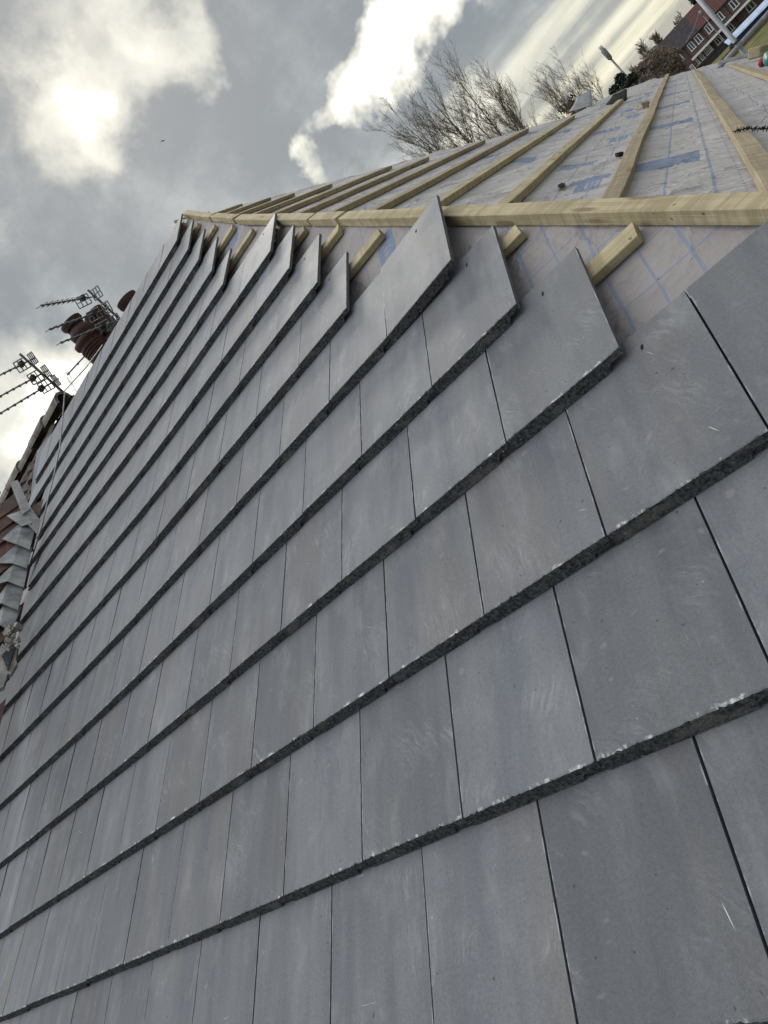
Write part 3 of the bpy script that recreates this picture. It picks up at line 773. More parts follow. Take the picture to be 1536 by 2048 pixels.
# spiky black strip over the batten at the right edge
bm = bmesh.new(); rs = random.Random(5)
def sp(x, y, z=0.03):
    d = ray(x, y); k = ((H0 - CAMP).dot(BN) + z)/d.dot(BN); return CAMP + d*k
base = [sp(1472, 262, .032), sp(1486, 258, .036), sp(1500, 257, .036), sp(1515, 258, .036), sp(1530, 257, .034), sp(1548, 256, .03), sp(1570, 254, .02)]
tube(bm, base, 0.0012, 5)
for i in range(150):
    s = rs.random()*(len(base)-1.001); k = int(s); p = base[k].lerp(base[k+1], s-k)
    d = Vector((rs.gauss(0, 1), rs.gauss(0, 1), rs.gauss(0.3, 1))).normalized()*rs.uniform(0.004, 0.013)
    tube(bm, [p, p+d*0.6, p+d], [0.0014, 0.0012, 0.0004], 4)
tube(bm, [sp(1522, 245, .03), sp(1531, 233, .06), sp(1545, 236, .06), sp(1560, 248, .03)], 0.0008, 4)
tag(obj('spiky_strip', bm, M_BLACK), 'spiky black strip lying across a rough batten at the right edge', 'strip')
# things at the far right corner of the roof
def barAB(name, p0, p1, w, h, material, lab, cat, up=BN):
    bm = bmesh.new(); ln = (p1-p0).length
    box(bm, (0, -w/2, 0), (ln, w/2, h)); bmesh.ops.bevel(bm, geom=bm.edges[:], offset=min(w, h)*0.12, segments=1, affect='EDGES')
    o = obj(name, bm, material); o.matrix_world = frame(p0, p1-p0, up); return tag(o, lab, cat)
barAB('metal_rail', sp(1437, 129, .05), sp(1524, 108, .05), 0.05, 0.035, M_LAMP, 'grey metal rail lying along the far corner of the roof', 'rail')
barAB('timber_offcut', sp(1508, 118, .03), sp(1570, 98, .03), 0.13, 0.10, M_WOODW, 'pale chunky timber offcut beside the grey rail', 'offcut')
hm = empty('hand_tool', sp(1522, 125, .05)); tag(hm, 'black tool with a red end and teal grip at the right edge of the roof', 'tool')
def part_tube(name, pts, r, material, par, seg=10):
    bm = bmesh.new(); org = par.location
    tube(bm, [Vector(p)-org for p in pts], r, seg); return obj(name, bm, material, par, smooth=True)
M_TRED = simple('red_plastic', (0.32, 0.035, 0.035), (0.42, 0.06, 0.055), 9, 0.45)
M_TEAL = simple('teal_plastic', (0.03, 0.16, 0.14), (0.05, 0.22, 0.19), 9, 0.45)
part_tube('end_cap', [sp(1519, 126, .05), sp(1521, 125.6, .05), sp(1525, 124.6, .05), sp(1528, 124, .05)], [0.02, 0.034, 0.036, 0.030], M_TRED, hm)
part_tube('shaft', [sp(1528, 124, .05), sp(1550, 119, .05)], 0.032, M_PLAST, hm)
part_tube('grip', [sp(1534, 118, .12), sp(1556, 112, .12)], 0.04, M_TEAL, hm)

# ------------------------------------------------------------------ scaffold at the far corner
def tube_obj(name, pts, r, material, lab=None, cat=None, group=None, seg=12, parent=None):
    bm = bmesh.new(); tube(bm, pts, r, seg); o = obj(name, bm, material, parent, smooth=True)
    if lab: tag(o, lab, cat, group)
    return o
SD = 10.6
sj = far(1477, 92, SD)
tube_obj('scaffold_tube', [Vector((sj.x, sj.y, 0)), Vector((sj.x, sj.y, sj.z+1.9))], 0.026, M_GALV, 'upright grey scaffold tube in front of the brick terrace', 'scaffold tube', 'scaffold tubes')
l0, l1 = level(1440, 138, sj.z-0.03), level(1575, -14, sj.z-0.03)
off = (CAMP - sj).normalized()*0.055
d_ = (level(1536, 30, sj.z) - level(1455, 120, sj.z)); d_.z = 0; d_.normalize()
tube_obj('scaffold_tube', [sj + off - d_*1.6, sj + off + d_*3.2], 0.026, M_GALV, 'level grey scaffold tube clamped across the upright one', 'scaffold tube', 'scaffold tubes')
cp = empty('scaffold_coupler', sj); tag(cp, 'steel coupler where the two scaffold tubes cross', 'coupler')
bm = bmesh.new(); bmesh.ops.create_cube(bm, size=0.085); bmesh.ops.bevel(bm, geom=bm.edges[:], offset=0.025, segments=2, affect='EDGES')
o = obj('clamp_body', bm, M_GALV, cp); o.location = off*0.5
bm = bmesh.new(); tube(bm, [Vector((-0.08, -0.03, 0.05)), Vector((0.04, -0.03, 0.05))], 0.014, 6)
o = obj('bolt', bm, M_PLAST, cp); o.location = off*0.7

# ------------------------------------------------------------------ the older roof next door
nb = empty('neighbouring_house', (0, 0, 0)); tag(nb, 'older attached house with weathered pantiles, lead flashing and tall chimney pots', 'house')
NR = 5.93
def pantile_field(u0, u1, v0, v1, zoff):
    bm = bmesh.new(); pw, gl = 0.23, 0.30
    nu = int((u1-u0)/pw)
    rows = int((v1-v0)/gl)
    rr = random.Random(3)
    for r in range(rows):
        va = v0 + r*gl
        for k in range(nu):
            ua = u0 + k*pw; jit = rr.uniform(-0.014, 0.014); dz_ = rr.uniform(0, 0.012)
            prev = None; first = None
            for i in range(9):
                s = i/8; u = ua + s*pw*1.06
                z = zoff + 0.030*math.sin(s*2*math.pi)*(0.75 if s < .5 else 0.5) + 0.012
                lo = bm.verts.new(A(u, va + jit, z + 0.030 + dz_)); hi = bm.verts.new(A(u, va + gl*1.15 + jit, z + dz_*0.5)); bt = bm.verts.new(A(u, va + jit, z + 0.010))
                if prev: bm.faces.new((prev[0], lo, hi, prev[1])); bm.faces.new((prev[2], bt, lo, prev[0]))
                prev = (lo, hi, bt)
    return bm
rf = obj('roof', pantile_field(-9.2, -5.12, 2.2, NR-0.02, -0.05), M_PANT, nb, smooth=False)
bm = bmesh.new()
k = 0; u = -5.10; rr_ = random.Random(8)
ridge_bm = bmesh.new()
while u > -9.2:
    seg = 10; ln = 0.42
    dz_ = rr_.uniform(-0.012, 0.012)
    rad = 0.100
    ra, rb = [], []
    for i in range(seg+1):
        an = math.pi*i/seg
        for lst, uu, r_ in ((ra, u, rad+0.012), (rb, u-ln*1.05, rad)):
            c0 = A(uu, NR+0.02, 0.0) + Vector((0, 0, -0.02+dz_))
            lst.append(ridge_bm.verts.new(c0 + Vector((0, -math.cos(an)*r_, math.sin(an)*r_*0.95))))
    rc = [ridge_bm.verts.new(A(u, NR+0.02, 0)*1.0 + Vector((0, -math.cos(math.pi*i/seg)*(rad-0.02), math.sin(math.pi*i/seg)*(rad-0.02)*0.95 - 0.02 + dz_))) for i in range(seg+1)]
    for i in range(seg):
        ridge_bm.faces.new((ra[i], rb[i], rb[i+1], ra[i+1])); ridge_bm.faces.new((rc[i], ra[i], ra[i+1], rc[i+1]))
    u -= ln
obj('ridge_tiles', ridge_bm, simple('lightened_ridge_tile', (0.10, 0.088, 0.075), (0.26, 0.235, 0.205), 7, 0.9, 0.6, 0.008), rf)  # light-brown tiles, base also raised to offset the ridge's backlit shade
bm = bmesh.new(); poly(bm, [A(-5.0, NR, -0.06), A(-9.2, NR, -0.06), A(-9.2, NR, -0.06)+Vector((0, 3.6, -2.1)), A(-5.0, NR, -0.06)+Vector((0, 3.6, -2.1))])
poly(bm, [A(-9.2, 1.0, -0.07), A(-4.94, 1.0, -0.07), A(-4.94, NR, -0.07), A(-9.2, NR, -0.07)])
obj('underside', bm, M_BLACK, rf)
bm = bmesh.new(); box(bm, (-9.2, -0.75, 0), (-4.96, 9.0, 5.0)); obj('wall', bm, M_BRICK, nb)
bm = bmesh.new(); box(bm, (-5.10, 0.0, 0), (-4.90, 0.22, 0.02))
# party gutter between the two roofs
bm = bmesh.new(); prev = None
for i in range(40):
    v = 1.0 + 4.4*i/39
    uc = -4.50 - 0.42*max(0, (v-2.6)/2.8)
    z = zbul(v, -4.45)*0.6
    ring = [bm.verts.new(A(uc + du, v, z + dz2 + 0.004*fbm((v, du*9, 1), 4))) for du, dz2 in ((-0.50, -0.01), (-0.24, -0.035), (-0.13, -0.062), (0.05, -0.064), (0.20, -0.058))]
    if prev:
        for a_, b_, c_, d2 in zip(prev, prev[1:], ring[1:], ring): bm.faces.new((a_, b_, c_, d2))
    prev = ring
obj('gutter', bm, simple('dark_lead_gutter', (0.060, 0.072, 0.088), (0.10, 0.115, 0.135), 6, 0.6), nb, smooth=True)
# the steep red-tiled slope of the cross wing, its edge dressed with lead
P0 = far(-2, 1425, 4.75); P1 = far(78, 1012, 6.25)
yd = Vector((0.0, 1, 0)); ed = (P1-P0)
nrm = ed.cross(yd).normalized()
if nrm.dot(CAMP - P0) < 0: nrm = -nrm
def wing_pt(x, y, off=0.0):
    d = ray(x, y); return CAMP + d*((P0 + nrm*off - CAMP).dot(nrm)/d.dot(nrm))
red = bmesh.new(); rr_ = random.Random(21); rows_ = 10
for r in range(-1, rows_+3):
    for k in range(12):
        ln = 0.23; y0_ = -k*ln - 0.07 + (0.115 if r % 2 else 0) - (0.16*max(0, r-rows_+1))
        q0 = P0 + ed*(r/rows_) + yd*y0_; q1 = q0 - yd*(ln-0.005); upv = ed/rows_*1.3
        th = nrm*(0.020 + rr_.uniform(0, 0.008)); tw = nrm*rr_.uniform(-0.004, 0.004)
        vv = [red.verts.new(p) for p in (q0+th+tw, q1+th-tw, q1+upv+nrm*0.003, q0+upv+nrm*0.003)]; red.faces.new(vv)
        b0, b1 = red.verts.new(q0), red.verts.new(q1); red.faces.new((b0, b1, vv[1], vv[0]))
bmesh.ops.recalc_face_normals(red, faces=red.faces)
wing = obj('wing_roof', red, M_RED, nb)
soak = [((22, 966), (36, 962), (60, 1016), (44, 1028)), ((44, 1024), (60, 1014), (78, 1040), (74, 1068), (58, 1050)), ((16, 1032), (50, 1020), (62, 1046), (44, 1052)), ((8, 1078), (46, 1042), (68, 1058), (58, 1098), (34, 1088)),
        ((-6, 1126), (38, 1086), (62, 1096), (52, 1136), (26, 1126)), ((-14, 1172), (32, 1124), (54, 1132), (46, 1174), (16, 1162)), ((-18, 1220), (18, 1164), (46, 1170), (34, 1220), (4, 1206)), ((-20, 1262), (8, 1210), (40, 1216), (22, 1262), (2, 1250))]
for i, pts in enumerate(soak):
    cx = sum(q[0] for q in pts)/len(pts); cy = sum(q[1] for q in pts)/len(pts)
    pp = [wing_pt(cx+(x-cx)*1.10, cy+(y-cy)*1.05, 0.034 + 0.034*(j >= len(pts)-2) + 0.003*(i % 2)) for j, (x, y) in enumerate(pts)]
    slab('lead_flashing', pp, 0.007, M_LEAD, nrm, nb)
o = slab('broken_mortar', [wing_pt(x, y, 0.05) for x, y in ((-8, 1312), (6, 1290), (12, 1296), (22, 1272), (30, 1268), (33, 1284), (38, 1290), (32, 1322), (35, 1330), (22, 1352), (16, 1350), (8, 1376), (-8, 1384))], 0.03, M_MORTAR, nrm, nb)
bm = bmesh.new(); rr_ = random.Random(4)
for i in range(26):
    x, y = rr_.uniform(14, 38), rr_.uniform(1250, 1300)
    c0 = wing_pt(x, y, 0.07 + rr_.uniform(0, 0.03)); s_ = rr_.uniform(0.008, 0.028)
    box(bm, (-s_, -s_*0.7, -s_*0.4), (s_, s_*0.7, s_*0.4), Matrix.Translation(c0) @ Matrix.Rotation(rr_.uniform(0, 3), 4, Vector((rr_.random(), rr_.random(), rr_.random()+.1))))
o2 = obj('mortar_crumbs', bm, M_MORTAR, nb); o2['kind'] = 'stuff'
slab('broken_slate', [wing_pt(x, y, 0.075) for x, y in ((4, 1312), (28, 1284), (30, 1296), (16, 1342))], 0.012, M_EDGE, nrm, nb)
# chimney with its pots
CD = 9.0
cb = far(205, 690, CD)
ch = bpy.data.objects.new('chimney', None)
bm = bmesh.new(); box(bm, (cb.x-0.75, cb.y-0.05, cb.z-3.2), (cb.x+0.85, cb.y+0.75, cb.z-0.30))
box(bm, (cb.x-0.82, cb.y-0.12, cb.z-0.42), (cb.x+0.92, cb.y+0.82, cb.z-0.297))
chs = obj('chimney', bm, M_BRICK, nb)
def pot(px, D, prof, mi=M_TERRA, lab=None):
    top = far(px[0], px[1], D); h_ = prof[-1][1]
    bm = bmesh.new(); lathe(bm, prof, 32, Matrix.Translation((top.x, top.y, top.z - h_)))
    r_, z_ = prof[-1]
    lathe(bm, [(r_, z_), (r_*0.82, z_), (r_*0.8, z_-0.25)], 32, Matrix.Translation((top.x, top.y, top.z - h_)), 1)
    o = obj('chimney_pot', bm, [mi, M_NEARBLACK], chs, smooth=True)
    if lab: o['label'] = lab
    return o
rib = [(0.20, 0.0)]
for i in range(15):
    z = 0.04 + i*0.037
    rib += [(0.156, z), (0.172, z+0.009), (0.172, z+0.020), (0.156, z+0.029)]
rib += [(0.165, 0.62), (0.185, 0.64), (0.185, 0.68), (0.15, 0.70)]
pot((170, 676), 8.9, rib, lab='ribbed dark red chimney pot')
pot((141, 644), 9.4, [(0.15, 0), (0.14, 0.45), (0.135, 0.62), (0.165, 0.66), (0.17, 0.72), (0.13, 0.75), (0.12, 0.80), (0.155, 0.84), (0.155, 0.88)])
pot((186, 626), 9.7, [(0.15, 0), (0.135, 0.5), (0.13, 0.62), (0.15, 0.64), (0.15, 0.70)])
pot((252, 598), 9.2, [(0.11, 0), (0.11, 0.5), (0.125, 0.56), (0.15, 0.60), (0.15, 0.66)])

# ------------------------------------------------------------------ television aerials
def aerial(parent, px, D, end, nel, seed, el=0.16, refl=True):
    """one yagi on the mast: boom with rods, and a folded grid reflector behind the dipole"""
    ms = far(px[0], px[1], D); org = parent.location
    tip = level(end[0], end[1], ms.z + 0.004)
    dd = (tip - ms); ln = dd.length; dd.normalize(); side = Vector((0, 0, 1)).cross(dd).normalized(); upv = dd.cross(side)
    up2 = (upv*0.93 + side*0.37).normalized(); sd2 = (side*0.93 - upv*0.37).normalized()
    ae = empty('aerial', (0, 0, 0)); ae.parent = parent
    L0 = ms - org
    bm = bmesh.new(); tube(bm, [L0 - dd*0.10, L0 + dd*ln], 0.009, 6)
    for i in range(nel):
        p = L0 + dd*(0.20*ln + (0.80*ln)*(i+0.9)/nel*0.98)
        tube(bm, [p - sd2*el*0.55, p + sd2*el*0.55], 0.0042, 5)
        box(bm, (-0.008, -0.008, -0.016), (0.008, 0.008, 0.010), Matrix.Translation(p))
    obj('boom', bm, M_ALU, ae)
    if refl:
        bm = bmesh.new()
        for sg in (1, -1):
            e1 = (sd2*sg*0.86 + dd*0.30).normalized(); e2 = up2
            o0 = L0 - dd*0.02 + e1*0.03
            hw, hl = 0.060, 0.165
            for k_ in range(2): tube(bm, [o0 + e2*hw*(1 if k_ else -1), o0 + e1*hl + e2*hw*(1 if k_ else -1)], 0.007, 5)
            for k_ in range(4): tube(bm, [o0 + e1*hl*k_/3 - e2*hw, o0 + e1*hl*k_/3 + e2*hw], 0.007, 5)
            tube(bm, [o0, o0 + e1*hl], 0.006, 5)
        obj('reflector', bm, M_ALU, ae)
    bm = bmesh.new(); box(bm, (-0.028, -0.022, -0.024), (0.036, 0.022, 0.028), Matrix.Translation(L0 + dd*0.17*ln))
    obj('dipole_box', bm, M_PLAST, ae)
    return ae
def mast(top, D, h_, lab):
    p = far(top[0], top[1], D); base = Vector((p.x, p.y, p.z - h_))
    e = empty('aerial_mast', base); tag(e, lab, 'tv aerial', 'aerial masts behind the ridge')
    bm = bmesh.new(); tube(bm, [Vector((0, 0, 0)), Vector((0, 0, h_))], 0.016, 8); obj('pole', bm, M_PLAST, e, smooth=True)
    return e
m1_ = mast((176, 580), 9.0, 2.4, 'tall mast of grid aerials beside the chimney pots')
for px, end, nel in (((181, 594), (81, 611), 8), ((203, 622), (98, 659), 7), ((222, 646), (120, 686), 7), ((226, 652), (134, 750), 4)):
    aerial(m1_, px, 9.0, end, nel, 1)
m2_ = mast((40, 708), 8.4, 2.0, 'lower mast of three grid aerials at the left edge')
for px, end, nel in (((57, 722), (-30, 765), 6), ((84, 747), (-30, 809), 7), ((104, 765), (-30, 845), 8)):
    aerial(m2_, px, 8.4, end, nel, 2)
# thin cable from the aerials down the edge of the new tiles
cab = [far(205, 690, 8.0), far(172, 735, 7.4)]
for (u, v) in ((-4.40, 5.33), (-4.35, 4.95), (-4.30, 4.52), (-4.33, 4.19), (-4.37, 4.0), (-4.37, 3.73), (-4.33, 3.41), (-4.34, 3.27), (-4.35, 3.15), (-4.37, 2.96), (-4.38, 2.84), (-4.24, 2.58), (-4.25, 2.47), (-4.29, 2.31), (-4.35, 2.2), (-4.5, 1.6)):
    cab.append(A(u*0.985, v*0.985, zbul(v, u)*0.95 + 0.025))
tube_obj('cable', cab, 0.0055, M_GALV, 'thin grey cable trailing over the ridge and down the left edge of the tiles', 'cable', seg=6)

# ------------------------------------------------------------------ trees
def bare_tree(name, px, D, lean, nlimb, spread, seed, lab, group, twig=1.0, trunk_r=0.11, base_z=None, cat='tree', htop=None):
    top = far(px[0], px[1], D); bz = gz(top.y) if base_z is None else base_z
    base = Vector((top.x, top.y, bz)); H = top.z - bz
    e = empty(name, base); tag(e, lab, cat, group)
    rs = random.Random(seed); tb = bmesh.new(); cb_ = bmesh.new()
    def limb(bm, p, d, ln, r, lv):
        n = 5 if lv < 2 else 4
        pts = [p]; rad = [r]
        for i in range(n):
            jj = 0.03 if lv == 0 else 0.08
            d = (d + Vector((rs.gauss(0, jj), rs.gauss(0, jj), 0.09 if lv else 0.05))).normalized()
            pts.append(pts[-1] + d*ln/n); rad.append(max(r*(1-0.86*(i+1)/n), 0.0026*twig))
        tube(bm, pts, rad, 6 if lv == 0 else (4 if lv < 2 else 3), cap=False)
        return pts, rad, d
    stems = []
    for s_ in range(nlimb):
        d0 = Vector((rs.gauss(0, spread), rs.gauss(0, spread), 1.0)).normalized()
        if s_ == 0: d0 = Vector((0.02, 0, 1)).normalized()
        ln = H*(rs.uniform(0.90, 1.0) if s_ else 1.0)
        pts, rad, _ = limb(tb, Vector((rs.gauss(0, .15), rs.gauss(0, .15), 0)), d0, ln, trunk_r*rs.uniform(0.7, 1), 0)
        stems.append((pts, rad, ln))
    for pts, rad, ln in stems:
        nb1 = int(46)
        for i in range(nb1):
            s = rs.uniform(0.42, 0.99)*(len(pts)-1.01); k_ = int(s); p = pts[k_].lerp(pts[k_+1], s-k_); r = rad[k_]*(1-(s-k_)) + rad[k_+1]*(s-k_)
            az = rs.uniform(0, 6.28); el_ = rs.uniform(0.75, 1.25)
            d = Vector((math.cos(az)*math.cos(el_), math.sin(az)*math.cos(el_), math.sin(el_)))
            l1_ = ln*rs.uniform(0.07, 0.15)*(1.1 - 0.35*s/len(pts))
            p1, r1, _ = limb(cb_, p, d, l1_, r*0.5, 1)
            for j in range(9):
                s2 = rs.uniform(0.15, 1.0)*(len(p1)-1.01); k2 = int(s2); q_ = p1[k2].lerp(p1[k2+1], s2-k2)
                az = rs.uniform(0, 6.28); el_ = rs.uniform(0.4, 1.3)
                d2 = (d*1.0 + Vector((math.cos(az)*math.cos(el_), math.sin(az)*math.cos(el_), math.sin(el_)*0.9))).normalized()
                l2_ = l1_*rs.uniform(0.25, 0.6)
                p2, r2, _ = limb(cb_, q_, d2, l2_, max(r1[k2]*0.45, 0.0045*twig), 2)
                for m3 in range(4):
                    s3 = rs.uniform(0.1, 1.0)*(len(p2)-1.01); k3 = int(s3); q3 = p2[k3].lerp(p2[k3+1], s3-k3)
                    d3 = (d2*0.7 + Vector((rs.gauss(0, .6), rs.gauss(0, .6), rs.gauss(0.1, .5)))).normalized()
                    tube(cb_, [q3, q3 + d3*l2_*rs.uniform(0.2, 0.5)], [0.0028*twig, 0.0016*twig], 3, cap=False)
    mz = max(v.co.z for v in cb_.verts)
    for b_ in (tb, cb_):
        for v in b_.verts: v.co *= H/mz
    obj('trunk', tb, M_BARK, e, smooth=True); obj('crown', cb_, M_TWIG, e)
    return e
gT = 'bare trees beyond the roof'
bare_tree('bare_tree', (792, 132), 24, 0, 7, 0.06, 1, 'tallest bare tree with dense upright stems, leftmost above the battens', gT, 1.15, 0.085)
bare_tree('bare_tree', (868, 150), 26, 0, 3, 0.035, 2, 'bare tree just right of the tallest one above the battens', gT, 1.1, 0.07)
bare_tree('bare_tree', (930, 160), 27, 0, 2, 0.02, 3, 'slender bare tree midway along the row above the battens', gT, 1.1, 0.065)
bare_tree('bare_tree', (1046, 128), 30, 0, 3, 0.05, 4, 'bare tree with crossing branches over the small dark shrubs', gT, 1.1, 0.07)
bare_tree('bare_tree', (1108, 158), 30, 0, 3, 0.08, 5, 'low bare tree left of the curled grey felt corner', gT, 1.1, 0.06)
bare_tree('bare_tree', (118, 706), 26, 0, 3, 0.20, 6, 'faint bare tree seen between the aerials and the new tiles', gT, 1.2, 0.08)
bare_tree('bare_tree', (6, 945), 22, 0, 2, 0.2, 7, 'bare twigs showing above the old red tiles at the left edge', gT, 1.2, 0.06)
gH = 'bare trees beside the brick terrace'
bare_tree('bare_tree', (1268, 82), 110, 0, 3, 0.25, 8, 'round bare tree to the left of the dark terrace roof', gH, 5.0, 0.3)
bare_tree('bare_tree', (1300, 66), 165, 0, 3, 0.22, 9, 'bare tree rising behind the dark terrace roof', gH, 7.0, 0.35)
bare_tree('bare_tree', (1346, 28), 178, 0, 3, 0.2, 10, 'bare tree behind the terrace beside the dark evergreen', gH, 7.0, 0.35)
def leafy(name, px, D, rx, h_, n, leaf, seed, lab, cat, material=None, conic=0.0, base_z=None, group=None):
    top = far(px[0], px[1], D); bz = gz(top.y) if base_z is None else base_z
    base = Vector((top.x, top.y, bz)); H = top.z - bz
    e = empty(name, base); tag(e, lab, cat, group)
    rs = random.Random(seed)
    tb = bmesh.new(); tube(tb, [Vector((0, 0, 0)), Vector((0.05, 0, H*0.5)), Vector((0, 0.05, H*0.9))], [0.12, 0.09, 0.03], 7); obj('trunk', tb, M_BARK, e)
    bm = bmesh.new()
    clumps = []
    for i in range(26):
        z = H - h_*rs.random()**1.1; f = (1-conic) + conic*(H-z)/h_
        a = rs.uniform(0, 6.28); r = rx*f*rs.uniform(0.2, 0.8)
        clumps.append((Vector((math.cos(a)*r, math.sin(a)*r, z - 0.1*h_)), rs.uniform(0.20, 0.38)*rx*max(f, 0.4)))
    for i in range(n):
        c0, r = clumps[rs.randrange(len(clumps))]
        d = Vector((rs.gauss(0, 1), rs.gauss(0, 1), rs.gauss(0, 1))).normalized()
        p = c0 + d*r*rs.random()**0.4
        if p.z > H: p.z = H - rs.random()*0.2*h_
        x = Vector((rs.gauss(0, 1), rs.gauss(0, 1), rs.gauss(0, 1))).normalized(); y = x.orthogonal().normalized()
        s_ = leaf*rs.uniform(0.6, 1.3)
        vs = [bm.verts.new(p + x*s_), bm.verts.new(p + y*s_*0.5), bm.verts.new(p - x*s_), bm.verts.new(p - y*s_*0.5)]
        bm.faces.new(vs)
    obj('crown', bm, material or M_EVER, e)
    return e
leafy('evergreen_shrub', (1213, 150), 36, 1.05, 5.0, 9000, 0.07, 31, 'dark dense evergreen bush at the foot of the tall street lamp', 'bush', conic=0.25)
leafy('evergreen_shrub', (1122, 205), 33, 0.55, 2.4, 2500, 0.06, 32, 'small dark shrub in front of the bare trees', 'bush', group='small dark shrubs')
leafy('evergreen_shrub', (1152, 212), 33, 0.40, 2.0, 1800, 0.06, 33, 'smaller dark shrub next to the curled grey felt corner', 'bush', group='small dark shrubs')
leafy('evergreen_tree', (1376, -30), 185, 4.2, 16.0, 6000, 0.35, 34, 'tall dark evergreen behind the terrace at the top edge', 'tree')
for i, (px, D, rx, lab) in enumerate((((1258, 138), 60, 1.6, 'brown twiggy bush right beside the street lamp post'), ((1285, 118), 80, 2.2, 'brown twiggy bush left of the end of the terrace'), ((1312, 108), 100, 2.4, 'dark brown bush against the terrace gable'), ((1272, 140), 70, 1.6, 'low brown thicket between lamp post and terrace'))):
    leafy('brown_bush', px, D, rx, 4.5, 5000, 0.10*D/60, 40+i, lab, 'bush', M_TWIG, group='twiggy bushes by the terrace')

# ------------------------------------------------------------------ street lamps, wire, bird
def street_lamp(px_head, D, lab, hw):
    p = far(px_head[0], px_head[1], D); bz = gz(p.y); H = p.z - bz
    e = empty('street_lamp', (p.x, p.y, bz)); tag(e, lab, 'street lamp', 'street lamps')
    bm = bmesh.new(); tube(bm, [Vector((0, 0, 0)), Vector((0, 0, 1.4)), Vector((0, 0, 1.5)), Vector((0, 0, H-0.5))], [0.10, 0.10, 0.06, 0.05], 10); obj('post', bm, M_LAMP, e, smooth=True)
    bm = bmesh.new(); tube(bm, [Vector((0, 0, H-0.62)), Vector((0, 0, H-0.55)), Vector((0, 0, H-0.10)), Vector((0, 0, H))], [0.06, hw, hw*1.1, hw*0.8], 10); obj('lamp_head', bm, M_LAMP, e, smooth=True)
    bm = bmesh.new(); box(bm, (-hw*0.8, -hw*0.8, H), (hw*0.8, hw*0.8, H+0.16)); bmesh.ops.bevel(bm, geom=bm.edges[:], offset=0.03, segments=1, affect='EDGES'); obj('lamp_cap', bm, M_LENS, e)
    return e
street_lamp((1204, 98), 40, 'tall street lamp with a straight post above the dark bush', 0.11)
street_lamp((1400, 24), 140, 'white headed street lamp in front of the red terrace roof', 0.22)
wp0, wp1 = far(1398, 26, 140), far(1372, 86, 132)
tube_obj('overhead_wire', [wp0, wp0.lerp(wp1, 0.5) - Vector((0, 0, 0.25)), wp1], 0.045, M_LAMP, 'overhead wire running from the white headed lamp down across the terrace roof', 'wire', seg=5)
bd = far(325, 282, 62); be = empty('bird', bd); tag(be, 'tiny grey gull gliding below the bright cloud gap', 'bird')
bm = bmesh.new()
tube(bm, [Vector((-0.16, 0, 0)), Vector((-0.06, 0, 0.01)), Vector((0.08, 0, 0.01)), Vector((0.17, 0, 0.0)), Vector((0.21, 0, -0.01))], [0.015, 0.045, 0.05, 0.03, 0.008], 8)
for sg in (1, -1):
    w0 = [Vector((0.06, 0, 0.02)), Vector((0.09, 0.16*sg, 0.08)), Vector((-0.02, 0.40*sg, 0.05)), Vector((-0.03, 0.18*sg, 0.07)), Vector((-0.05, 0, 0.02))]
    a_ = [bm.verts.new(p) for p in w0]; b_ = [bm.verts.new(p - Vector((0, 0, 0.012))) for p in w0]
    bm.faces.new(a_); bm.faces.new(b_[::-1])
    for i in range(5): bm.faces.new((a_[i], b_[i], b_[(i+1) % 5], a_[(i+1) % 5]))
o = obj('body', bm, M_CREAM, be); o.rotation_euler = (0.5, 0.3, 0.9)

